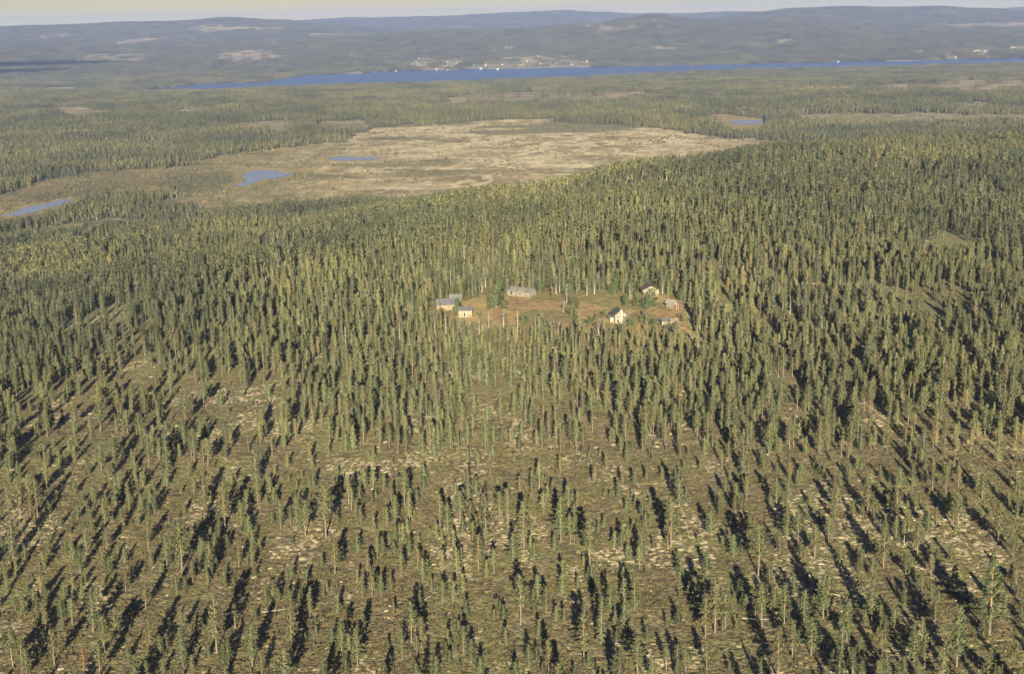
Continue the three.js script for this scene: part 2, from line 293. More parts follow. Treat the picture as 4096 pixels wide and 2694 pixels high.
  if (anyOf(CUTS, wx, wd) || anyOf(HILL_CUTS, wx, wd)) { o[0] = C.cut[0]; o[1] = C.cut[1]; o[2] = C.cut[2]; mixc(o, C.cut2, smooth(0.4, 0.65, f)); }
  else { const q = anyOf(FIELDS, x + (wx - x) * 0.3, d + (wd - d) * 0.3); if (q) { o[0] = C.field[0]; o[1] = C.field[1]; o[2] = C.field[2]; mixc(o, C.field2, smooth(0.46, 0.56, fbm(x / 60, d / 130 + 7, 2))); } }
  if (d > 4800 && d < 8400) { const hh = height(x, d); if (hh < -105) mixc(o, C.shore, smooth(-108.2, -109.5, hh)); }
}
const enc = new Uint8Array(4097); for (let i = 0; i <= 4096; i++) { const x = i / 4096; enc[i] = Math.round(255 * (x <= 0.0031308 ? 12.92 * x : 1.055 * Math.pow(x, 1 / 2.4) - 0.055)); }
function groundMap(x0, x1, d0, d1, W, H) {
  const data = new Uint8Array(W * H * 4), o = [0, 0, 0];
  for (let j = 0; j < H; j++) for (let i = 0; i < W; i++) {
    groundColor(lerp(x0, x1, (i + 0.5) / W), lerp(d0, d1, (j + 0.5) / H), o);
    const q = (j * W + i) * 4; for (let c = 0; c < 3; c++) data[q + c] = enc[clamp(Math.round(o[c] * 4096), 0, 4096)]; data[q + 3] = 255;
  }
  const t = new THREE.DataTexture(data, W, H); t.colorSpace = THREE.SRGBColorSpace; t.magFilter = THREE.LinearFilter; t.minFilter = THREE.LinearMipmapLinearFilter; t.generateMipmaps = true;
  t.wrapS = t.wrapT = THREE.MirroredRepeatWrapping; t.needsUpdate = true; return t;
}
const ZONES = [
  [100, 800, -310, 310, 180, 800, 2048, 2048], [800, 3300, -1280, 1280, 760, 3320, 2048, 2048],
  [3300, 7200, -2800, 2800, 3280, 7220, 1536, 1536], [7200, 19600, -8000, 8000, 7180, 19500, 1536, 1280],
];
function bumpMap() {
  const N = 512, data = new Uint8Array(N * N * 4), per = (x, y, p) => { const a = x / N * p, b = y / N * p; const f = (i, j) => NOISE[((((j % p) + p) % p) * 37 % 256) * 256 + ((((i % p) + p) % p) * 53 % 256)]; const i = Math.floor(a), j = Math.floor(b); let u = a - i, v = b - j; u = u * u * (3 - 2 * u); v = v * v * (3 - 2 * v); return lerp(lerp(f(i, j), f(i + 1, j), u), lerp(f(i, j + 1), f(i + 1, j + 1), u), v); };
  for (let y = 0; y < N; y++) for (let x = 0; x < N; x++) { const h = 0.42 * per(x, y, 18) + 0.33 * per(x, y, 41) + 0.25 * per(x, y, 97); const o = (y * N + x) * 4; data[o] = data[o + 1] = data[o + 2] = Math.round(255 * h); data[o + 3] = 255; }
  const t = new THREE.DataTexture(data, N, N); t.magFilter = THREE.LinearFilter; t.wrapS = t.wrapT = THREE.RepeatWrapping; t.needsUpdate = true; t.channel = 1; t.repeat.set(1 / 34, 1 / 34); return t;
}
{
  const pos = [], nor = [], uv = [], uv1 = [], idx = [], groups = [], mats = [], bump = bumpMap();
  const NU = 361, U0 = -0.63, US = 1.26 / (NU - 1);
  for (const [a, b, x0, x1, d0, d1, W, H] of ZONES) {
    const n = Math.ceil(Math.log(b / a) / 0.0105), first = pos.length / 3, from = idx.length;
    for (let r = 0; r <= n; r++) {
      const d = a * Math.pow(b / a, r / n), e = 0.0015 * d;
      for (let c = 0; c < NU; c++) {
        const x = (U0 + c * US) * d, h = height(x, d);
        pos.push(x, h, -d);
        const nx = -(rawHeight(x + e, d) - rawHeight(x - e, d)) / (2 * e), nd = -(rawHeight(x, d + e) - rawHeight(x, d - e)) / (2 * e), l = Math.hypot(nx, 1, nd);
        nor.push(nx / l, 1 / l, -nd / l); uv.push((x - x0) / (x1 - x0), (d - d0) / (d1 - d0)); uv1.push(x, d);
      }
    }
    for (let r = 0; r < n; r++) for (let c = 0; c < NU - 1; c++) { const i = first + r * NU + c, j = i + NU; idx.push(i, i + 1, j, i + 1, j + 1, j); }
    groups.push([from, idx.length - from]);
    const m = new THREE.MeshStandardMaterial({ map: groundMap(x0, x1, d0, d1, W, H), roughness: 0.97, name: 'heath and forest floor' });
    if (mats.length < 2) { m.bumpMap = bump; m.bumpScale = mats.length ? 0.5 : 0.55; }
    mats.push(m);
  }
  const g = new THREE.BufferGeometry();
  g.setAttribute('position', new THREE.Float32BufferAttribute(pos, 3)); g.setAttribute('normal', new THREE.Float32BufferAttribute(nor, 3));
  g.setAttribute('uv', new THREE.Float32BufferAttribute(uv, 2)); g.setAttribute('uv1', new THREE.Float32BufferAttribute(uv1, 2)); g.setIndex(idx);
  groups.forEach(([s, n], i) => g.addGroup(s, n, i));
  tag(mesh('ground', g, mats, scene), 'heath, bog and forest floor running out to the blue hills', undefined, undefined, 'structure');
}
// ---------------------------------------------------------------- water
const waterMat = new THREE.MeshPhysicalMaterial({ color: new THREE.Color(0.042, 0.125, 0.34), roughness: 0.25, ior: 1.33, name: 'deep water' });
const pondMat = new THREE.MeshPhysicalMaterial({ color: new THREE.Color(0.27, 0.33, 0.47), roughness: 0.2, ior: 1.33, name: 'shallow water' });
function water(name, a, y, mat, grow, label) {
  const cx = (a.x0 + a.x1) / 2, cd = (a.d0 + a.d1) / 2, pts = [];
  a.p.forEach(([x, d], i) => { const [x2, d2] = a.p[(i + 1) % a.p.length], n = grow ? 1 : Math.max(1, Math.round(Math.hypot(x2 - x, d2 - d) / 5)); for (let k = 0; k < n; k++) { const X = lerp(x, x2, k / n), D = lerp(d, d2, k / n), j = grow ? 0 : 1; pts.push(new THREE.Vector2(X - cx + Math.sign(x - cx) * grow + j * 12 * (fbm(X / 9, D / 14, 3) - 0.5), D - cd + Math.sign(d - cd) * grow + j * 46 * (fbm(X / 12 + 40, D / 18, 3) - 0.5))); } });
  const s = new THREE.Shape(pts);
  const g = new THREE.ShapeGeometry(s); g.rotateX(-Math.PI / 2);
  const m = mesh(name, g, mat, scene); m.position.set(cx, y, -cd); return tag(m, label, undefined, undefined, 'structure');
}
water('lake', LAKE, LAKE_Y, waterMat, 130, 'long deep blue lake lying across the valley below the hills');
water('lake_inlet', INLETS[0], LAKE_Y, pondMat, 40, 'narrow pale blue inlet at the far end of the lake');
water('lake_inlet', INLETS[1], LAKE_Y, pondMat, 30, 'small blue pool beside the wooded point of the lake');
water('pond_water', PONDS[0], -59.75, pondMat, 0, 'ragged blue bog pond, larger of the two in the pale bog');
water('pond_water', PONDS[1], -59.75, pondMat, 0, 'thin long blue pond beyond the larger pond in the bog');
water('stream_water', PONDS[2], -59.75, pondMat, 0, 'bright blue stream bend behind the nearer forest edge');
water('pond_water', PONDS[3], -59.75, pondMat, 0, 'small dark blue pond with yellow grass in the forest');
// ---------------------------------------------------------------- trees
const foliage = new THREE.MeshStandardMaterial({ vertexColors: true, roughness: 0.9, side: THREE.DoubleSide, name: 'foliage' });
const bark = new THREE.MeshStandardMaterial({ vertexColors: true, roughness: 0.95, name: 'bark' });
class Soup {                                              // loose triangles with a colour each
  constructor() { this.p = []; this.n = []; this.c = []; }
  // a triangle whose face is turned away from the point (ox, oy, oz); normals lean outward so that a crown shades as one rough body
  tri(a, b, c, o, col) {
    const ux = b[0] - a[0], uy = b[1] - a[1], uz = b[2] - a[2], vx = c[0] - a[0], vy = c[1] - a[1], vz = c[2] - a[2];
    let nx = uy * vz - uz * vy, ny = uz * vx - ux * vz, nz = ux * vy - uy * vx; const l = Math.hypot(nx, ny, nz) || 1; nx /= l; ny /= l; nz /= l;
    const mx = (a[0] + b[0] + c[0]) / 3 - o[0], my = (a[1] + b[1] + c[1]) / 3 - o[1], mz = (a[2] + b[2] + c[2]) / 3 - o[2], ml = Math.hypot(mx, my, mz) || 1;
    if (nx * mx + ny * my + nz * mz < 0) { [b, c] = [c, b]; nx = -nx; ny = -ny; nz = -nz; }
    nx = nx * 0.55 + mx / ml * 0.75; ny = ny * 0.55 + my / ml * 0.75; nz = nz * 0.55 + mz / ml * 0.75; const k = Math.hypot(nx, ny, nz) || 1;
    for (const q of [a, b, c]) { this.p.push(q[0], q[1], q[2]); this.n.push(nx / k, ny / k, nz / k); this.c.push(col[0], col[1], col[2]); }
  }
  geo() {
    const g = new THREE.BufferGeometry();
    g.setAttribute('position', new THREE.Float32BufferAttribute(this.p, 3)); g.setAttribute('normal', new THREE.Float32BufferAttribute(this.n, 3)); g.setAttribute('color', new THREE.Float32BufferAttribute(this.c, 3));
    return g;
  }
}
function limb(points, radii, sides, colorAt) {            // a tapered, bent stem
  const p = [], n = [], c = [], idx = [];
  points.forEach((q, i) => {
    for (let s = 0; s < sides; s++) { const a = s / sides * TAU, x = Math.cos(a), z = Math.sin(a); p.push(q[0] + x * radii[i], q[1], q[2] + z * radii[i]); n.push(x, 0.08, z); c.push(...colorAt(i / (points.length - 1), s)); }
  });
  for (let i = 0; i < points.length - 1; i++) for (let s = 0; s < sides; s++) { const a = i * sides + s, b = i * sides + (s + 1) % sides; idx.push(a, a + sides, b, b, a + sides, b + sides); }
  const g = new THREE.BufferGeometry();
  g.setAttribute('position', new THREE.Float32BufferAttribute(p, 3)); g.setAttribute('normal', new THREE.Float32BufferAttribute(n, 3)); g.setAttribute('color', new THREE.Float32BufferAttribute(c, 3)); g.setIndex(idx);
  return g.toNonIndexed();
}
const vary = (c, r, a = 0.3) => { const k = 1 - a / 2 + a * r(), w = 0.9 + 0.2 * r(); return [c[0] * k * w, c[1] * k, c[2] * k * (1.1 - 0.2 * r())]; };
function tuft(S, x, y, z, dx, dy, dz, size, n, col, r, axis) {
  if (r() < 0.13 && col !== DEAD && size < 0.8) col = [col[0] * 1.35, col[1] * 1.12, col[2] * 1.5];   // twigs and old needles
  const o = [axis[0], y - 0.35 * size, axis[1]];
  for (let i = 0; i < n; i++) {
    const a = dx * 0.8 + (r() - 0.5) * 1.3, b = dy * 0.8 + (r() - 0.35) * 1.1, c = dz * 0.8 + (r() - 0.5) * 1.3, l = Math.hypot(a, b, c) || 1, L = size * (0.65 + 0.6 * r());
    let px = r() - 0.5, py = r() - 0.5, pz = r() - 0.5; const q = Math.hypot(px, py, pz) || 1, w = size * (0.24 + 0.16 * r()); px *= w / q; py *= w / q; pz *= w / q;
    const jx = x + (r() - 0.5) * size * 0.5, jy = y + (r() - 0.5) * size * 0.5, jz = z + (r() - 0.5) * size * 0.5;
    S.tri([jx + px, jy + py, jz + pz], [jx - px, jy - py, jz - pz], [jx + a / l * L, jy + b / l * L, jz + c / l * L], o, vary(col, r));
  }
}
const PINE = [0.109, 0.119, 0.053], SPRUCE = [0.080, 0.092, 0.046], BIRCHLEAF = [0.075, 0.105, 0.038], DEAD = [0.21, 0.115, 0.045], TWIG = [0.17, 0.14, 0.105];
const BARK_LOW = [0.17, 0.140, 0.108], BARK_TOP = [0.30, 0.175, 0.080], BARK_PALE = [0.42, 0.38, 0.31];
// a pine of height H: base = where the crown begins (share of H), R = crown radius, round = 0 pointed ... 1 rounded top, detail = tufts
function pine(seed, H, base, R, round, whorls, per, tufts, blades, size, opt = {}) {
  const r = rng(seed), S = new Soup(), lean = (r() - 0.5) * 0.05 * H, bend = (r() - 0.5) * 0.035 * H, la = r() * TAU;
  const axis = (t) => { const k = lean * t * t + bend * Math.sin(t * Math.PI); return [Math.cos(la) * k, Math.sin(la) * k]; };
  const n = opt.rings ?? 6, pts = [], rad = [], r0 = opt.r0 ?? (0.012 * H + 0.028);
  for (let i = 0; i <= n; i++) { const t = i / n, a = axis(t); pts.push([a[0], t * H * 0.985 - (i ? 0 : 0.3), a[1]]); rad.push(r0 * (1 - t * 0.86) + (i ? 0 : 0.035)); }
  const low = opt.low ?? BARK_LOW, top = opt.top ?? BARK_TOP;
  const trunk = limb(pts, rad, opt.sides ?? 6, (t) => { const k = smooth(0.18, 0.55, t + 0.12 * (r() - 0.5)); return [0, 1, 2].map((c) => lerp(low[c], top[c], k) * (0.85 + 0.3 * r())); });
  const col = opt.col ?? PINE, y0 = H * base;
  for (let w = 0; w < whorls; w++) {
    const t = (w + 0.3 * r()) / whorls, y = lerp(y0, H * 0.975, Math.pow(t, 0.92)), a = axis(y / H);
    const cone = Math.pow(1 - t, lerp(0.95, 0.5, round)) * (0.5 + 0.5 * smooth(-0.08, lerp(0.12, 0.42, round), t)) + 0.07, env = R * cone;
    const m = Math.max(2, Math.round(per * (0.65 + 0.6 * cone) * (0.8 + 0.4 * r())));
    const a0 = r() * TAU, thin = 0.7 + 0.5 * r();
    for (let b = 0; b < m; b++) {
      if (r() < 0.10) continue;
      const az = a0 + (b + 0.7 * (r() - 0.5)) / m * TAU, L = env * (0.55 + 0.62 * r()) * thin, rise = lerp(opt.droop ?? -0.10, 0.85, Math.pow(t, 1.5)) + (r() - 0.5) * 0.35, cx = Math.cos(az), cz = Math.sin(az);
      const k = Math.max(1, Math.round(tufts * (0.35 + 0.75 * L / R)));
      for (let i = 0; i < k; i++) {
        const f = lerp(0.30, 1, (i + 0.6 * r()) / k), bl = L * f;
        tuft(S, a[0] + cx * bl + (r() - 0.5) * 0.12 * R, y + bl * rise * (0.5 + 0.6 * f) + (r() - 0.5) * 0.15 * size, a[1] + cz * bl + (r() - 0.5) * 0.12 * R, cx * 0.75, 0.45 + rise * 0.5, cz * 0.75, size * (0.75 + 0.5 * r()), blades, col, r, a);
      }
      if (opt.twigs && L > 0.35) { const q = [a[0], y - 0.05, a[1]], e = [a[0] + cx * L * 0.9, y + L * 0.9 * rise, a[1] + cz * L * 0.9]; S.tri([q[0], q[1] + 0.03, q[2]], [q[0], q[1] - 0.03, q[2]], e, [a[0] - cx, y - 1, a[1] - cz], TWIG); }
    }
  }
  if (opt.bare) for (let i = 0; i < opt.bare; i++) { const y = H * lerp(0.22, base, r()), a = axis(y / H), az = r() * TAU, L = R * (0.25 + 0.5 * r()); S.tri([a[0], y + 0.035, a[1]], [a[0], y - 0.035, a[1]], [a[0] + Math.cos(az) * L, y - 0.1 * L + 0.2 * r(), a[1] + Math.sin(az) * L], [a[0] - Math.cos(az), y - 1, a[1] - Math.sin(az)], TWIG); }
  const at = axis(0.97); tuft(S, at[0], H * 0.965, at[1], 0, 1.4, 0, size * 0.9, blades + 2, col, r, at);
  return { trunk, crown: S.geo(), H };
}
function spruce(seed, H, R, whorls, per, tufts, blades, size, opt = {}) {
  const r = rng(seed), S = new Soup(), pts = [], rad = [];
  for (let i = 0; i <= 4; i++) { pts.push([0, i / 4 * H * 0.99 - (i ? 0 : 0.3), 0]); rad.push((0.013 * H + 0.03) * (1 - 0.9 * i / 4)); }
  const trunk = limb(pts, rad, 5, () => [0, 1, 2].map((c) => [0.23, 0.19, 0.15][c] * (0.85 + 0.3 * r())));
  const col = opt.col ?? SPRUCE;
  for (let w = 0; w < whorls; w++) {
    const t = (w + 0.4 * r()) / whorls, y = lerp(H * (opt.base ?? 0.06), H * 0.97, t), env = R * (Math.pow(1 - t, 0.8) * (0.75 + 0.25 * smooth(0, 0.2, t)) + 0.04), m = Math.max(3, Math.round(per * (0.6 + 0.6 * (1 - t)))), a0 = r() * TAU;
    for (let b = 0; b < m; b++) {
      if (r() < 0.08) continue;
      const az = a0 + (b + 0.6 * (r() - 0.5)) / m * TAU, L = env * (0.65 + 0.5 * r()), droop = lerp(-0.45, 0.35, t * t), cx = Math.cos(az), cz = Math.sin(az), k = Math.max(1, Math.round(tufts * (0.3 + 0.8 * L / R)));
      for (let i = 0; i < k; i++) { const f = lerp(0.3, 1, (i + 0.5 * r()) / k), bl = L * f; tuft(S, cx * bl, y + bl * droop * f, cz * bl, cx, droop * 1.2 - 0.25, cz, size * (0.75 + 0.5 * r()), blades, col, r, [0, 0]); }
    }
  }
  tuft(S, 0, H * 0.95, 0, 0, 1.6, 0, size, 5, col, r, [0, 0]);
  return { trunk, crown: S.geo(), H };
}
function broadleaf(seed, H, R, base, stems, leaves, size, opt = {}) {
  const r = rng(seed), S = new Soup(), parts = [], col = opt.col ?? BIRCHLEAF, pale = opt.bark ?? BARK_PALE, lobes = [];
  for (let s = 0; s < stems; s++) {
    const az = r() * TAU, sp = stems > 1 ? R * (0.35 + 0.35 * r()) : R * 0.2 * r(), pts = [], rad = [];
    for (let i = 0; i <= 4; i++) { const t = i / 4; pts.push([Math.cos(az) * sp * t * t + (stems > 1 ? Math.cos(az) * 0.12 : 0), t * H * 0.86 - (i ? 0 : 0.25), Math.sin(az) * sp * t * t + (stems > 1 ? Math.sin(az) * 0.12 : 0)]); rad.push((0.011 * H + 0.035) * (1 - 0.85 * t)); }
    parts.push(limb(pts, rad, 5, (t) => pale.map((c) => c * lerp(1, 0.6, t) * (0.75 + 0.4 * r()))));
    for (let i = 0; i < 5; i++) { const t = lerp(base, 0.92, (i + r()) / 5), q = pts[4], a2 = r() * TAU, L = R * (0.45 + 0.4 * r()) * (1.15 - 0.6 * t); lobes.push([q[0] * t * t + Math.cos(a2) * L, H * t, q[2] * t * t + Math.sin(a2) * L, R * (0.34 + 0.22 * r())]); parts.push(limb([[q[0] * t * t, H * t * 0.8, q[2] * t * t], [q[0] * t * t + Math.cos(a2) * L, H * t, q[2] * t * t + Math.sin(a2) * L]], [0.05, 0.015], 3, () => pale.map((c) => c * 0.6))); }
  }
  lobes.push([0, H * 0.9, 0, R * 0.42], [0, H * lerp(base, 1, 0.4), 0, R * 0.6]);
  for (let i = 0; i < leaves; i++) {
    const l = lobes[Math.floor(r() * lobes.length)], a = r() * TAU, z = 2 * r() - 1, q = Math.sqrt(1 - z * z), f = l[3] * Math.pow(r(), 0.4) * 1.05;
    tuft(S, l[0] + Math.cos(a) * q * f, Math.max(H * base * 0.9, l[1] + z * f * 1.2), l[2] + Math.sin(a) * q * f, Math.cos(a) * q, z * 0.6, Math.sin(a) * q, size * (0.7 + 0.6 * r()), 2, col, r, [l[0] * 0.5, l[2] * 0.5]);
  }
  return { trunk: mergeGeometries(parts), crown: S.geo(), H };
}
const greener = [0.099, 0.120, 0.051], browner = [0.118, 0.117, 0.055], olive = [0.098, 0.109, 0.048];
const KINDS = {
  tall: [pine(1, 12, 0.34, 2.3, 0.6, 14, 6, 10.0, 4, 0.46, { bare: 14, twigs: 1 }), pine(2, 12, 0.27, 2.1, 0.45, 16, 6, 9.6, 4, 0.43, { bare: 10, twigs: 1, col: browner }), pine(3, 12, 0.40, 2.5, 0.85, 13, 6, 10.4, 4, 0.47, { bare: 16, twigs: 1, col: olive }), pine(13, 12, 0.22, 1.95, 0.3, 17, 6, 9.6, 4, 0.41, { bare: 8, twigs: 1, col: greener })],
  mid: [pine(4, 9, 0.2, 1.65, 0.45, 15, 5, 9.1, 4, 0.39, { bare: 8, twigs: 1 }), pine(5, 9, 0.14, 1.75, 0.3, 16, 5, 9.1, 4, 0.39, { bare: 6, twigs: 1, col: greener }), pine(6, 9, 0.28, 1.35, 0.55, 14, 5, 8.6, 4, 0.37, { bare: 10, twigs: 1, col: browner }), pine(16, 9, 0.34, 1.45, 0.7, 13, 5, 9.1, 4, 0.39, { bare: 10, twigs: 1 })],
  young: [pine(7, 5, 0.04, 1.3, 0.15, 14, 5, 7.8, 4, 0.32, { col: greener, twigs: 1 }), pine(8, 5, 0.06, 1.15, 0.1, 15, 5, 7.3, 4, 0.30, { col: PINE }), pine(9, 5, 0.04, 1.2, 0.25, 14, 5, 7.8, 4, 0.32, { col: olive })],
  thin: [pine(10, 9, 0.10, 0.95, 0.2, 20, 5, 5.9, 4, 0.32, { col: greener }), pine(11, 9, 0.40, 1.05, 0.6, 12, 5, 6.4, 4, 0.34, { bare: 8, low: [0.24, 0.21, 0.17], top: [0.27, 0.21, 0.15] })],
  spruce: [spruce(21, 12, 1.7, 24, 6, 3.6, 4, 0.56), spruce(22, 12, 1.45, 25, 6, 3.4, 4, 0.54, { col: [0.076, 0.086, 0.040] }), spruce(23, 12, 1.95, 22, 6, 3.8, 4, 0.6, { base: 0.1 }), spruce(24, 12, 1.25, 26, 5, 3.2, 4, 0.52, { col: [0.088, 0.094, 0.045] })],
};
// ---- lighter builds of the same trees for the middle distance, and whole clumps of them farther away
const LITE = {
  pine: [pine(31, 12, 0.32, 1.7, 0.3, 9, 5, 1.8, 3, 1.15, { sides: 4, rings: 2 }), pine(32, 12, 0.24, 1.6, 0.2, 10, 5, 1.7, 3, 1.1, { sides: 4, rings: 2, col: browner }), pine(33, 12, 0.28, 1.5, 0.25, 10, 5, 1.7, 3, 1.05, { sides: 4, rings: 2, col: olive }), pine(34, 12, 0.16, 1.6, 0.2, 10, 5, 1.7, 3, 1.1, { sides: 4, rings: 2, col: greener }), pine(39, 12, 0.42, 1.5, 0.6, 8, 5, 1.8, 3, 1.1, { sides: 4, rings: 2 }), pine(40, 12, 0.1, 1.35, 0.1, 12, 5, 1.5, 3, 0.95, { sides: 4, rings: 2, col: greener })],
  birch: [broadleaf(37, 12, 2.4, 0.3, 2, 60, 1.3, { col: [0.125, 0.135, 0.05] }), broadleaf(38, 12, 2.0, 0.3, 1, 45, 1.3, { col: [0.15, 0.14, 0.06] })],
  spruce: [spruce(35, 12, 1.5, 12, 5, 1.8, 3, 1.05), spruce(36, 12, 1.25, 13, 5, 1.7, 3, 1.0, { col: [0.076, 0.086, 0.040] })],
};
const whole = (t) => mergeGeometries([t.trunk, t.crown].map((g) => { const c = g.clone(); c.deleteAttribute('uv'); return c; }));
function clump(seed, half, n, hMin, hMax, spruceShare, coarse) {
  const r = rng(seed), list = [], M = new THREE.Matrix4(), models = [0, 1, 2].map((k) => whole(coarse ? pine(seed * 7 + k, 12, 0.2, 2.0, 0.5, 4, 4, 1.1, 2, 2.2, { sides: 3, rings: 1, col: [PINE, browner, olive][k] }) : pine(seed * 7 + k, 12, 0.24, 1.9, 0.55, 6, 4, 1.3, 2, 1.6, { sides: 3, rings: 1, col: [PINE, browner, olive][k] })));
  const sp = whole(coarse ? spruce(seed * 7 + 5, 12, 1.6, 5, 4, 1.1, 2, 1.8) : spruce(seed * 7 + 5, 12, 1.4, 8, 4, 1.2, 2, 1.25));
  const side = Math.ceil(Math.sqrt(n));
  for (let i = 0; i < side; i++) for (let j = 0; j < side; j++) {
    const x = ((i + 0.15 + 0.7 * r()) / side * 2 - 1) * half, z = ((j + 0.15 + 0.7 * r()) / side * 2 - 1) * half, s = lerp(hMin, hMax, r()) / 12, w = s * (0.85 + 0.3 * r());
    M.compose(new THREE.Vector3(x, -0.4, z), new THREE.Quaternion().setFromAxisAngle(new THREE.Vector3(0, 1, 0), r() * TAU), new THREE.Vector3(w, s, w));
    list.push((r() < spruceShare ? sp : models[Math.floor(r() * 3)]).clone().applyMatrix4(M));
  }
  return mergeGeometries(list);
}

// ---- every tree near enough to be told apart: [kind, x, d, height, width factor, variant]
const trees = [], R0 = rng(77);
function heightTo(x, d, row) {                             // how tall a tree at (x, d) is whose tip stands at that row
  const g = height(x, d); let a = 0, b = 40; for (let i = 0; i < 22; i++) { const m = (a + b) / 2; if (seenAt(x, g + m, d)[1] > row) a = m; else b = m; } return a;
}
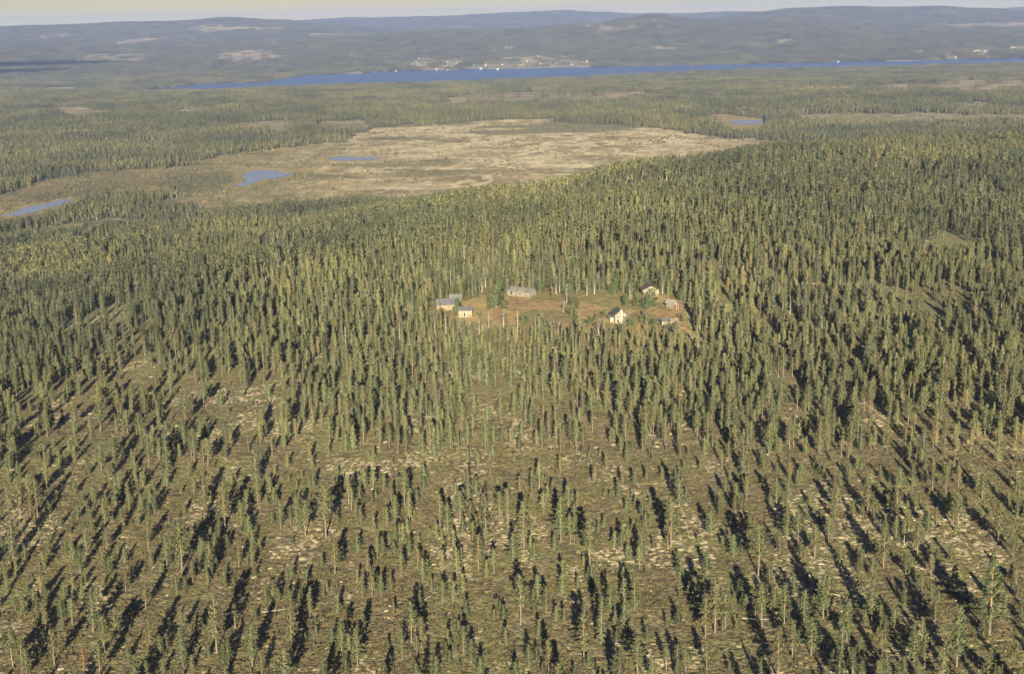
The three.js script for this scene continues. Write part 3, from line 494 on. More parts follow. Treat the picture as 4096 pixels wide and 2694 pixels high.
// surveyed trees of the near heath: foot x, foot y, tip y in tiles of the picture enlarged 3.4 times
const SURVEY = [
  ['A', 0, 1900], [640, 180, -200, 510, 540, 20, 425, 600, 270, 280, 550, 10, 660, 520, 330, 280, 780, 610, 820, 670, 520, 668, 1060, 810, 990, 1140, 880, 905, 1090, 850, 1215, 610, 400, 1270, 370, 120, 1575, 400, 0, 1430, 700, 290, 1515, 610, 480, 1660, 690, 430, 1940, 180, -60, 1845, 160, -60, 1920, 470, 230, 2105, 510, 230, 1760, 470, 220, 2020, 950, 580, 2045, 1220, 960, 2270, 1260, 820, 1390, 1200, 970, 1485, 1320, 1080, 1180, 1060, 720, 1460, 1000, 690, 595, 1265, 1030, 1095, 1320, 930, 225, 1360, 1150, 70, 1420, 1200, 1245, 760, 540, 1700, 1190, 980, 2260, 130, -80, 340, 1130, 930, 150, 440, 300],
  ['B', 700, 1900], [255, 260, -20, 400, 400, -60, 680, 700, 100, 910, 740, 330, 1010, 780, 530, 985, 460, 210, 1130, 400, 80, 1300, 270, 20, 1440, 720, 330, 1575, 660, 400, 1660, 630, 230, 1780, 820, 330, 2055, 840, 110, 2365, 380, 0, 2180, 1340, 840, 100, 1350, 620, 600, 830, 620, 365, 1140, 830, 290, 890, 640, 480, 1360, 880, 310, 1330, 1080, 870, 1240, 880, 710, 980, 790, 480, 800, 670, 1600, 930, 830, 1090, 1360, 1190, 1580, 1400, 1170, 1700, 720, 560],
  ['C', 1400, 1900], [320, 200, -100, 25, 470, 160, 85, 600, 350, 620, 690, 270, 500, 700, 410, 815, 680, 290, 570, 400, 90, 750, 420, -60, 640, 190, -20, 675, 890, 630, 718, 880, 640, 1225, 700, 240, 1330, 750, 350, 1495, 660, 200, 1640, 560, 330, 1805, 560, 230, 2035, 660, 210, 2145, 670, 160, 2365, 980, 330, 1670, 930, 610, 1175, 850, 640, 1750, 1260, 790, 1960, 1330, 980, 1455, 1360, 970, 2225, 1250, 750, 920, 1260, 980, 700, 1380, 1040, 440, 1080, 820, 600, 1050, 890, 240, 1200, 1000, 310, 1170, 1010, 1240, 820, 700, 2310, 250, 0, 1560, 70, -60, 350, 300, 200],
  ['D', 2100, 1900], [195, 180, -200, 380, 250, 50, 250, 530, 220, 490, 900, 250, 615, 920, 520, 670, 910, 540, 590, 440, 80, 715, 420, 220, 50, 800, 460, 80, 1140, 810, 130, 1170, 890, 400, 1010, 800, 885, 1230, 570, 1985, 970, 270, 1080, 700, 550, 1160, 300, 200, 1220, 960, 750, 1580, 1100, 720, 1400, 1130, 920, 2110, 1360, 1100, 870, 1420, 1230, 1340, 1400, 1230, 1460, 310, 190, 1380, 470, 330],
  ['E', 2800, 1900], [630, 330, 0, 960, 370, 180, 1040, 400, 30, 1195, 250, 50, 255, 460, 180, 1180, 880, 410, 1335, 940, 480, 790, 1370, 640, 1080, 1060, 730, 450, 1110, 790, 150, 820, 440, 1560, 1110, 650, 1745, 900, 550, 1860, 500, 110, 2275, 520, 80, 420, 690, 560, 90, 1300, 1030, 1500, 400, 220, 480, 530, 260],
  ['F', 3400, 1900], [315, 590, 330, 575, 530, 150, 635, 600, 170, 670, 190, -120, 1120, 210, -60, 1300, 245, -170, 1470, 160, -150, 1800, 320, -80, 2255, 210, -60, 2270, 570, 220, 2015, 920, 360, 455, 1260, 640, 915, 1060, 560, 735, 950, 580, 625, 890, 550, 1030, 720, 380, 1340, 520, 210, 1470, 690, 250, 1400, 690, 420, 780, 590, 330, 755, 1350, 1040, 2200, 1000, 650, 1250, 740, 630, 300, 1360, 1100],
  ['G', 0, 2294], [180, 1260, 720, 305, 1300, 840, 365, 1370, 1000, 740, 1220, 740, 620, 780, 430, 510, 640, 390, 565, 340, 10, 465, 410, 180, 310, 550, 270, 985, 680, 320, 870, 310, 90, 1000, 300, 0, 1270, 790, 190, 840, 600, 290, 850, 740, 590, 1145, 1310, 990, 1425, 1060, 550, 1590, 960, 450, 1360, 1390, 910, 1985, 470, 100, 2050, 1080, 540, 1840, 1520, 1120, 2000, 1480, 1170, 2300, 710, 580, 95, 230, 10, 2270, 1010, 790, 630, 1480, 1310, 540, 1120, 980],
  ['H', 700, 2294], [20, 250, 0, 100, 830, 500, 570, 1060, 240, 730, 1220, 850, 655, 1215, 920, 1055, 1250, 650, 1340, 360, 70, 820, 740, 400, 1595, 1060, 370, 1180, 1400, 1040, 110, 1240, 1040, 2130, 960, 720, 2265, 1050, 590, 2370, 1080, 800, 1750, 640, 400, 1920, 840, 720, 460, 1120, 950, 690, 1440, 1230, 1690, 400, 250],
  ['I', 1400, 2294], [170, 310, 20, 305, 300, 10, 425, 300, 0, 555, 210, 10, 950, 500, 250, 835, 920, 360, 975, 1000, 580, 710, 1150, 740, 105, 1250, 730, 170, 900, 520, 1260, 390, 80, 1410, 360, 80, 1580, 570, 340, 1550, 1090, 700, 1650, 1210, 870, 2315, 690, 0, 1170, 1430, 1100, 1780, 1470, 1120, 2250, 1440, 1180, 900, 1420, 1190, 1960, 620, 470, 2040, 470, 350, 1330, 1000, 740, 2120, 980, 720, 1300, 660, 570],
  ['J', 2100, 2294], [290, 510, 160, 175, 300, 0, 720, 180, 20, 800, 1190, 520, 995, 600, 170, 1165, 550, 120, 1345, 310, 60, 1495, 480, 10, 1535, 1420, 850, 320, 1390, 880, 55, 1310, 950, 185, 830, 610, 160, 1170, 990, 1350, 800, 520, 1245, 940, 770, 1920, 1290, 960, 2075, 1280, 940, 1310, 1250, 1080, 1210, 1430, 1240, 870, 1240, 1040, 425, 590, 480, 2300, 310, 30, 1660, 900, 690],
  ['K', 2800, 2294], [75, 850, 250, 205, 790, 40, 340, 740, 260, 90, 1290, 910, 530, 290, 60, 840, 710, 110, 750, 560, 140, 1015, 640, 200, 1145, 670, 110, 1280, 290, 0, 1410, 710, 210, 1255, 1150, 610, 1060, 1420, 700, 1510, 1100, 570, 1545, 600, 270, 1675, 600, 0, 1740, 600, 10, 1995, 930, 340, 2335, 650, 40, 1900, 1420, 1050, 2070, 1470, 990, 2200, 1420, 1160, 1720, 1420, 1240, 2180, 1080, 850, 650, 500, 330, 1640, 1000, 820, 400, 1310, 1170],
  ['L', 3400, 2294], [1415, 310, 50, 1895, 820, -260, 1450, 1260, 400, 860, 1280, 730, 1015, 1270, 780, 975, 880, 570, 600, 720, 440, 560, 860, 640, 430, 1200, 750, 130, 1080, 840, 50, 1420, 980, 160, 1420, 1160, 370, 1460, 1160, 490, 1380, 1070, 660, 1420, 1150, 1880, 1430, 990, 1150, 690, 290, 2330, 620, 330, 2260, 150, -150, 1560, 200, 40, 920, 1430, 1180, 2200, 1460, 1270],
];
const placed = [];
KINDS.dying = [pine(61, 8, 0.25, 1.2, 0.5, 13, 4, 3, 4, 0.46, { col: DEAD, bare: 8 })];
for (let k = 0; k < SURVEY.length; k += 2) {
  const [, ox, oy] = SURVEY[k], list = SURVEY[k + 1];
  for (let i = 0; i < list.length; i += 3) {
    const px = (ox + list[i] / 3.4) / 4, py = (oy + list[i + 1] / 3.4) / 4, row = (oy + list[i + 2] / 3.4) / 4, [x, d] = onGround(px, py), H = clamp(heightTo(x, d, row), 1.2, 19);
    const key = SURVEY[k][0] + list[i];
    trees.push({ key, kind: H > 9.2 ? 'tall' : H > 5.4 ? (R0() < 0.16 ? 'thin' : 'mid') : 'young', x, d, H, w: 1.0 + 0.28 * R0(), v: Math.floor(R0() * 12), turn: R0() * TAU, hero: true }); if (SURVEY[k][0] === 'G' && list[i] === 1145) trees[trees.length - 1].kind = 'dying'; placed.push([x, d]);
  }
}
// the rest of the forest on the near hill
const FARM = onGround(560, 305);
{
  const r = rng(5), step = 3.5;
  for (let d = 225; d < 900; d += step) for (let x = -0.47 * d - 12; x < 0.47 * d + 12; x += step) {
    const px = x + (r() - 0.5) * step * 1.25, pd = d + (r() - 0.5) * step * 1.25, a = r(), b = r(), e = r(), f = r(), turn = r() * TAU, v = Math.floor(r() * 12);
    let n = pinesPerHectare(px, pd) * clamp(2.9 * (fbm(px / 24 + 70, pd / 30 + 4, 3) - 0.17), 0.05, 1.9);
    const near = pd < 425 && pd > 284;
    if (near) n = Math.min(n, 125);
    if (pd <= 284) n = 85;
    if (openGround(px, pd)) n = inside(MEADOW, px, pd) ? 2 : 14;
    const edge = pd < FARM[1] && (inside(MEADOW, px, pd + 45)) ? 0.72 : 1; if (edge < 1) n = Math.max(n, 420);
    if (inside(MEADOW, px, pd)) n = 2;
    const sap = pd < 640 ? 190 * smooth(0.35, 0.65, fbm(px / 18 + 5, pd / 18, 2)) : 0;
    const cell = step * step / 10000;
    if (a < n * cell) {
      const nearFarm = 1.15 * Math.exp(-(((px - FARM[0]) / 110) ** 2) - (((pd - FARM[1] - 30) / 90) ** 2)), spr = clamp(0.04 + 0.42 * nearFarm + 0.3 * smooth(-0.12, -0.3, px / pd) * smooth(600, 760, pd) + 0.14 * smooth(560, 640, pd), 0, 0.6);
      const dense = smooth(150, 450, n);
      if (b < spr) trees.push({ kind: 'spruce', x: px, d: pd, H: lerp(7, 13.5, e) * (0.8 + 0.35 * f) * edge, w: 0.85 + 0.3 * f, v, turn });
      else { const H = (near ? 0.66 : 1) * lerp(lerp(3.2, 9.5, e), lerp(6.2, 11.8, e), dense) * (0.88 + 0.26 * f) * edge; trees.push({ kind: H > 9.2 ? 'tall' : H > 5.2 ? (f < 0.18 ? 'thin' : 'mid') : 'young', x: px, d: pd, H, w: lerp(1.0, 0.76, dense) + 0.22 * f, v, turn }); }
    } else if (a > 1 - sap * cell && !inside(MEADOW, px, pd)) trees.push({ kind: 'young', x: px, d: pd, H: 0.9 + 2.4 * e * e, w: 0.9 + 0.3 * f, v, turn });
  }
}
// largest in view first
for (const t of trees) {
  t.y = height(t.x, t.d); const [px, py, depth] = seenAt(t.x, t.y, t.d), top = seenAt(t.x, t.y + t.H, t.d)[1];
  t.px = px; t.py = py; t.size = px > -6 && px < 1030 && top < 673 ? (Math.min(py, 673) - top) : 0;
}
trees.sort((a, b) => b.size - a.size);
const isSpruce = (t) => t.kind === 'spruce', LIMIT = { pine: 300, spruce: 200 }, used = { pine: 0, spruce: 0 };
const M4 = new THREE.Matrix4(), Q4 = new THREE.Quaternion(), UPV = new THREE.Vector3(0, 1, 0);
const zone = (t) => (t.py > 560 ? 'on the nearest heath' : t.py > 470 ? 'on the middle heath' : t.py > 400 ? 'on the upper heath' : 'in the denser wood');
const side = (t) => (t.px < 205 ? 'far left' : t.px < 410 ? 'centre left' : t.px < 615 ? 'centre' : t.px < 820 ? 'centre right' : 'far right');
const looks = { tall: 'tall orange-stemmed pine', mid: 'mid-sized grey-stemmed pine', thin: 'thin spindly pine', dying: 'rusty brown dying pine', young: 'short bushy young pine', spruce: 'dark narrow spruce' };
const OWN = {                                              // trees that stand out by themselves
  L1450: 'tallest pine of the heath with a long bright orange stem, bottom right corner', L1895: 'tall pine with bare orange lower stem behind the tallest one near the right edge',
  J800: 'pine with thick orange stem and open crown at the bottom, centre right', H570: 'large broad-crowned pine near the bottom edge, centre left', H1595: 'dense dark conical pine standing alone near the bottom left of centre',
  B2055: 'slim pine with long bare orange stem left of centre', B100: 'tall pine with orange stem in the left third of the heath', B680: 'big full-crowned pine on the left heath beside smaller ones',
  D1985: 'large pine with straight bare stem alone right of centre on the middle heath', F2015: 'broad tall pine near the right edge on the middle heath', F455: 'round-crowned pine with bare grey stem on the pale lichen ground at right',
  G1270: 'twin-stemmed leafy pine in the bottom left corner area', I2315: 'tall pine with long bare stem at the bottom just right of centre', E1180: 'small-crowned pine on bare stem above the pale lichen patch at right',
  E1335: 'slender red-stemmed pine beside another above the lichen patch at right', C1750: 'wide conical pine at the centre of the near heath', H1055: 'leaning-crowned pine with bare foot at the bottom edge, left of centre', K205: 'orange-stemmed bare-trunked pine at the left rim of the lichen patch, lower right', K1060: 'broad bushy pine at the bottom edge right of centre', A510: 'pine with long orange stem near the left edge of the photo',
};
const masters = {}, rest = {};
for (const t of trees) {
  const models = KINDS[t.kind], k = t.v % models.length, m = models[k], sp = isSpruce(t) ? 'spruce' : 'pine', s = t.H / m.H, w = Math.pow(s, 0.8) * t.w;
  if (t.size > 5 && used[sp] < LIMIT[sp]) {
    used[sp]++;
    const key = t.kind + k; let o;
    if (masters[key]) { o = masters[key].clone(); o.name = numbered(sp === 'pine' ? 'scots_pine' : 'spruce_tree'); scene.add(o); }
    else { o = masters[key] = new THREE.Group(); o.name = numbered(sp === 'pine' ? 'scots_pine' : 'spruce_tree'); scene.add(o); mesh('trunk', m.trunk, bark, o); mesh('crown', m.crown, foliage, o); }
    o.position.set(t.x, t.y, -t.d); o.rotation.y = t.turn; o.scale.set(w, s, w); t.object = o;
    const own = OWN[t.key]; if (own) { tag(o, own, 'pine tree', 'single pines that stand out on the heath'); continue; }
    const where = sp === 'pine' ? `${zone(t)}, ${side(t)} of the photo` : `in the wood ${t.d > FARM[1] + 4 ? 'behind' : 'around'} the farm, ${side(t)} of the photo`;
    tag(o, `${looks[t.kind]} ${where}`, sp === 'pine' ? 'pine tree' : 'spruce tree', t.kind === 'dying' ? undefined : `${looks[t.kind]}s ${where}`);
    continue;
  }
  const lite = t.d > 720 && t.H > 4, pool = lite ? LITE[sp] : null, n = lite ? t.v % pool.length : k, key = (lite ? 'lite_' + sp : t.kind) + '/' + n, model = lite ? pool[n] : m, s2 = t.H / model.H, w2 = Math.pow(s2, 0.8) * t.w;
  (rest[key] ??= { model, sp, lite, list: [] }).list.push([t.x, t.y, t.d, s2, w2, t.turn]);
}
// ---- forest from the far side of the hill to the bog: trees one by one, all alike at this distance
{
  const r = rng(9), step = 4.4;
  for (let d = 900; d < 3250; d += step) for (let x = -0.44 * d; x < 0.44 * d; x += step) {
    const px = x + (r() - 0.5) * step * 1.3, pd = d + (r() - 0.5) * step * 1.3, a = r(), b = r(), e = r(), v = Math.floor(r() * 12), turn = r() * TAU;
    if (a > 2.6 * (fbm(px / 38 + 70, pd / 60 + 4, 3) - 0.2)) continue;
    let open = openGround(px, pd), h = rawHeight(px, pd);
    let H = lerp(5, 12.2, e) * lerp(0.55, 1.35, fbm(px / 110 + 11, pd / 150 + 3, 3));
    if (open) {
      const u = px / pd, green = smooth(0.52, 0.66, fbm(px / 190 + 60, pd / 110 + 20, 3)), p = inside(MIRE, px, pd) ? 0.10 + 0.5 * smooth(0.45, 0.65, fbm(px / 50 + 3, pd / 70, 2)) : 0.012 + 0.10 * green + 0.10 * smooth(0.16, 0.24, u) + 0.13 * smooth(-0.14, -0.2, u);
      if (b > p || anyOf(PONDS, px, pd)) continue; H = lerp(1.5, 5, e);
    }
    const spr = e * 17 % 1 < 0.06 + 0.22 * smooth(0.16, 0.06, Math.abs(px / pd - 0.03)) * smooth(800, 900, pd) * smooth(1350, 1150, pd) * smooth(0.38, 0.55, fbm(px / 60 + 9, pd / 90, 2)) ? 'birch' : b * 10 % 1 < 0.28 + 0.12 * smooth(-0.05, -0.25, px / pd) ? 'spruce' : 'pine', pool = LITE[spr], n = v % pool.length, s = H / 12;
    (rest['lite_' + spr + '/' + n] ??= { model: pool[n], sp: spr === 'birch' ? 'pine' : spr, lite: true, list: [] }).list.push([px, height(px, pd), pd, s, Math.pow(s, 0.75) * (0.85 + 0.35 * e), turn]);
  }
}
function copies(name, geo, mat, list, parent, tint) {
  const o = new THREE.InstancedMesh(geo, mat, list.length); o.name = name;
  list.forEach(([x, y, d, s, w, turn], i) => { Q4.setFromAxisAngle(UPV, turn); o.setMatrixAt(i, M4.compose(new THREE.Vector3(x, y, -d), Q4, new THREE.Vector3(w, s, w))); if (tint) o.setColorAt(i, tint(x, d, i)); });
  o.castShadow = o.receiveShadow = true; parent.add(o); return o;
}
const col1 = new THREE.Color(), rt = rng(3);
const treeTint = (x, d) => { const g = fbm(x / 90 + 7, d / 120, 3) - 0.5, k = (0.76 + 0.68 * rt()) * (1 + 1.0 * g) * (d > 7000 ? 0.82 : 1); return col1.setRGB(k * (1 + 0.25 * g + 0.12 * (rt() - 0.5)), k, k * (1 - 0.3 * g)); };
for (const sp of ['pine', 'spruce']) {
  const f = new THREE.Group(); f.name = sp + '_forest'; scene.add(f);
  tag(f, sp === 'pine' ? 'dense olive green pine forest with some birches, covering the hill and the bog edges' : 'darker green spruces mixed through the forest around the farm and the bog', undefined, undefined, 'stuff');
  for (const q of Object.values(rest)) if (q.sp === sp) { if (q.lite) copies('trees', whole(q.model), foliage, q.list, f, treeTint); else { copies('trunks', q.model.trunk, bark, q.list, f); copies('crowns', q.model.crown, foliage, q.list, f, treeTint); } }
}
// ---- scrub on the bog: knee-high willow, birch and pine, too many to count
{
  const r = rng(23), S = [0, 1].map((k) => { const S = new Soup(), q = rng(500 + k); for (let i = 0; i < 9; i++) { const a = q() * TAU, f = 0.8 * Math.sqrt(q()); tuft(S, Math.cos(a) * f, 0.2 + 0.6 * q() * (1.1 - f), Math.sin(a) * f, Math.cos(a) * 0.6, 0.9, Math.sin(a) * 0.6, 0.9, 2, [[0.150, 0.130, 0.064], [0.105, 0.108, 0.048]][k], q, [0, 0]); } return S.geo(); }), L = [[], []];
  for (let d = 1480; d < 3150; d += 7.5) for (let x = -0.42 * d; x < 0.42 * d; x += 7.5) {
    const px = x + (r() - 0.5) * 7, pd = d + (r() - 0.5) * 7, a = r(), e = r(), turn = r() * TAU, u = px / pd;
    if (!(inside(BOG, px, pd) || inside(MIRE, px, pd)) || anyOf(PONDS, px, pd)) continue;
    const g = fbm(px / 34 + 5, pd / 48, 3), n = smooth(0.40, 0.62, g) * (0.35 + 0.65 * (1 - smooth(-0.24, -0.05, u) * (1 - smooth(0.1, 0.2, u)))); if (a > n) continue;
    const s = lerp(0.7, 2.2, e * e); L[a < n * 0.5 ? 0 : 1].push([px, height(px, pd), pd, s, s * 1.2, turn]);
  }
  const f = new THREE.Group(); f.name = 'bog_scrub'; scene.add(f); tag(f, 'low olive and straw coloured scrub dotted over the pale bog', undefined, undefined, 'stuff');
  S.forEach((g, i) => copies('bushes', g, foliage, L[i], f, treeTint)); console.log('scrub', L.map((l) => l.length).join());
}
// ---- far forest, in clumps
{
  const r = rng(15), A = [clump(41, 10, 16, 8, 13, 0.3, false), clump(42, 10, 16, 8, 13, 0.3, false), clump(43, 10, 12, 6, 12, 0.45, false), clump(44, 10, 9, 5, 11, 0.2, false)], LA = A.map(() => []);
  for (let d = 3220; d < 5800; d += 17) for (let x = -0.43 * d; x < 0.43 * d; x += 17) {
    const px = x + (r() - 0.5) * 8, pd = d + (r() - 0.5) * 8, turn = r() * TAU, a = r(), h = height(px, pd);
    if (h < LAKE_Y + 1.2 || (openGround(px, pd) && !(r() < 0.07 && h > LAKE_Y + 4))) continue;
    const g = fbm(px / 160 + 3, pd / 160, 3); if (a > 3.2 * (fbm(px / 75 + 3, pd / 110, 3) - 0.22)) continue;
    const s = 0.8 + 0.35 * fbm(px / 220 + 30, pd / 220, 2) + 0.12 * r(); LA[g < 0.42 ? 3 : g > 0.6 ? 2 : a < 0.4 ? 0 : 1].push([px, h, pd, s, 1, turn]);
  }
  const B = [clump(51, 27, 64, 8, 14, 0.35, true), clump(52, 27, 64, 8, 14, 0.35, true), clump(53, 27, 42, 6, 13, 0.4, true)], LB = B.map(() => []);
  for (let k = 0, d = 5800; d < 21000; d += 46 * Math.max(1, d / 9000), k++) { const st = 46 * Math.max(1, d / 9000); for (let x = -0.42 * d; x < 0.42 * d; x += st) {
    const px = x + (r() - 0.5) * st * 0.5, pd = d + (r() - 0.5) * st * 0.5, turn = r() * TAU, a = r(), h = height(px, pd);
    if (h < LAKE_Y + 1.2 || (openGround(px, pd) && !(r() < 0.18 && h > LAKE_Y + 4 && !inside(LAKE, px, pd)))) continue;
    const g = fbm(px / 420 + 3, pd / 420, 3); if (a > 3.4 * (fbm(px / 170 + 3, pd / 260, 3) - 0.2)) continue;
    const s = 0.8 + 0.4 * g + 0.2 * r(); LB[g < 0.42 ? 2 : a < 0.5 ? 0 : 1].push([px, h, pd, s, Math.max(1, d / 9000), turn]);
  } }
  const f = new THREE.Group(); f.name = 'distant_forest'; scene.add(f); tag(f, 'distant forest reaching from the bog to the lake and over the blue hills', undefined, undefined, 'stuff');
  A.forEach((g, i) => LA[i].length && copies('tree_clumps', g, foliage, LA[i], f, treeTint)); B.forEach((g, i) => LB[i].length && copies('tree_clumps', g, foliage, LB[i], f, treeTint));
  console.log('clumps', LA.map((l) => l.length).join(), LB.map((l) => l.length).join());
}
console.log('trees', trees.length, used, Object.entries(rest).map(([k, q]) => k + ':' + q.list.length).join(' '));
// ---------------------------------------------------------------- dwarf shrubs on the heath
{
  const r = rng(19), models = [0, 1, 2].map((k) => { const S = new Soup(), q = rng(300 + k); for (let i = 0; i < 7; i++) { const a = q() * TAU, f = 0.55 * Math.sqrt(q()); tuft(S, Math.cos(a) * f, 0.08 + 0.22 * q() * (1 - f), Math.sin(a) * f, Math.cos(a) * 0.6, 0.9, Math.sin(a) * 0.6, 0.5, 2, [[0.118, 0.092, 0.044], [0.135, 0.122, 0.048], [0.090, 0.074, 0.037]][k], q, [0, 0]); } return S.geo(); }), lists = [[], [], []];
  for (let d = 262; d < 640; ) {
    const st = d < 420 ? 1.25 : 1.9; d += st;
    for (let x = -0.39 * d; x < 0.39 * d; x += st) {
      const px = x + (r() - 0.5) * st, pd = d + (r() - 0.5) * st, a = r(), e = r(), turn = r() * TAU, g = fbm(px / 7 + 20, pd / 7, 3);
      if (a > 2.6 * (g - 0.24) * (1 - 0.8 * lichenAt(px, pd)) || inside(MEADOW, px, pd)) continue;
      const s = lerp(0.55, 1.25, e * e) * (0.6 + g * 0.7); lists[a < 0.18 ? 0 : g > 0.52 ? 1 : 2].push([px, height(px, pd), pd, s * 0.8, s, turn]);
    }
  }
  const f = new THREE.Group(); f.name = 'dwarf_shrub_cover'; scene.add(f); tag(f, 'low brown heather and crowberry tufts covering the open heath', undefined, undefined, 'stuff');
  models.forEach((g, i) => copies('tufts', g, foliage, lists[i], f, (x, d) => { const k = 0.75 + 0.5 * rt(); return col1.setRGB(k, k, k); }));
  console.log('shrubs', lists.map((l) => l.length).join());
}
// ---------------------------------------------------------------- pale lichen cushions and fallen stems on the heath
{
  const r = rng(29), g = new THREE.IcosahedronGeometry(1, 1), p = g.attributes.position, L = []; for (let i = 0; i < p.count; i++) { const q = 0.75 + 0.5 * fbm(p.getX(i) * 2 + 5, p.getZ(i) * 2 + p.getY(i), 2); p.setXYZ(i, p.getX(i) * q, p.getY(i) * q * 0.42, p.getZ(i) * q); } g.computeVertexNormals();
  const m = new THREE.MeshStandardMaterial({ color: new THREE.Color(0.40, 0.345, 0.225), roughness: 1, name: 'reindeer lichen' });
  for (let d = 268; d < 560; d += 1.7) for (let x = -0.38 * d; x < 0.38 * d; x += 1.7) { const px = x + (r() - 0.5) * 1.7, pd = d + (r() - 0.5) * 1.7, a = r(), e = r(), t = r() * TAU, l = lichenAt(px, pd); if (a < 0.04 + 0.5 * l * smooth(0.42, 0.6, fbm(px / 3, pd / 4, 2))) { const s = lerp(0.12, 0.46, e * e); L.push([px, height(px, pd) + 0.03, pd, s * 0.9, s * (1 + e), t]); } }
  const f = new THREE.Group(); f.name = 'lichen_cushions'; scene.add(f); tag(f, 'pale cream lichen cushions and stones scattered over the open heath', undefined, undefined, 'stuff');
  copies('cushions', g, m, L, f, () => { const k = 0.7 + 0.6 * rt(); return col1.setRGB(k, k, k * (0.9 + 0.2 * rt())); });
  const stem = limb([[0, 0, 0], [0, 3, 0.1], [0, 7, 0]], [0.17, 0.13, 0.05], 6, () => [0.36, 0.33, 0.28]), S = new Soup(); for (let i = 0; i < 22; i++) { const y = lerp(2.4, 6.8, r()), a = r() * TAU, q = 0.5 + 1.2 * r(); S.tri([0, y + 0.05, 0], [0, y - 0.05, 0], [Math.cos(a) * q, y + 0.5, Math.sin(a) * q], [0, y - 1, 0], [0.33, 0.30, 0.25]); } const twigs = S.geo();
  [[176, 573], [262, 612], [338, 505], [430, 596], [560, 580], [596, 641], [690, 560], [742, 618], [842, 596], [905, 500], [120, 470], [655, 436]].forEach(([px, py], i) => { const [x, d] = onGround(px, py), o = new THREE.Group(); o.name = numbered('fallen_tree'); scene.add(o); mesh('stem', stem, bark, o); mesh('branches', twigs, foliage, o); o.position.set(x, height(x, d) + 0.2, -d); o.rotation.set(0, r() * TAU, 0); o.rotateX(1.5); const k = 0.6 + 0.5 * r(); o.scale.set(k, k, k); tag(o, 'bleached grey fallen tree lying on the open heath', 'fallen tree', 'bleached fallen trees on the heath'); });
}
// ---------------------------------------------------------------- the farm
function plankTexture(seed, across) {
  const N = 256, data = new Uint8Array(N * N * 4), r = rng(seed), tone = Array.from({ length: 16 }, () => 0.78 + 0.3 * r());
  for (let y = 0; y < N; y++) for (let x = 0; x < N; x++) {
    const u = across ? x : y, v = across ? y : x, k = Math.floor(u / 16), e = u % 16, g = tone[k] * (0.86 + 0.28 * vnoise(u / 2 + seed, v / 40)) * (e < 1 ? 0.72 : 1) * (0.9 + 0.2 * vnoise(u / 30 + 9, v / 30 + seed));
    const o = (y * N + x) * 4; data[o] = data[o + 1] = data[o + 2] = clamp(Math.round(215 * g), 0, 255); data[o + 3] = 255;
  }
  const t = new THREE.DataTexture(data, N, N); t.colorSpace = THREE.SRGBColorSpace; t.magFilter = THREE.LinearFilter; t.wrapS = t.wrapT = THREE.RepeatWrapping; t.repeat.set(0.4, 0.4); t.needsUpdate = true; return t;
}
const LOGS = plankTexture(4, false), BOARDS = plankTexture(8, true);
const wood = (c, map, name) => new THREE.MeshStandardMaterial({ color: new THREE.Color(...c), map, roughness: 0.9, name });
const paneMat = new THREE.MeshStandardMaterial({ color: new THREE.Color(0.03, 0.035, 0.04), roughness: 0.15, name: 'window pane' });
const frameMat = new THREE.MeshStandardMaterial({ color: new THREE.Color(0.6, 0.56, 0.48), roughness: 0.7, name: 'window frame' });
const darkMat = new THREE.MeshStandardMaterial({ color: new THREE.Color(0.05, 0.042, 0.035), roughness: 0.9, name: 'dark opening' });
const brickMat = new THREE.MeshStandardMaterial({ color: new THREE.Color(0.36, 0.29, 0.23), roughness: 0.9, name: 'chimney brick' });
function boxUV(g) { const p = g.attributes.position, n = g.attributes.normal, uv = []; for (let i = 0; i < p.count; i++) uv.push(Math.abs(n.getX(i)) > 0.6 ? p.getZ(i) : p.getX(i), Math.abs(n.getY(i)) > 0.8 ? p.getZ(i) : p.getY(i)); g.setAttribute('uv', new THREE.Float32BufferAttribute(uv, 2)); return g; }
const block = (w, h, d, x, y, z) => { const g = new THREE.BoxGeometry(w, h, d); g.translate(x, y, z); return boxUV(g); };
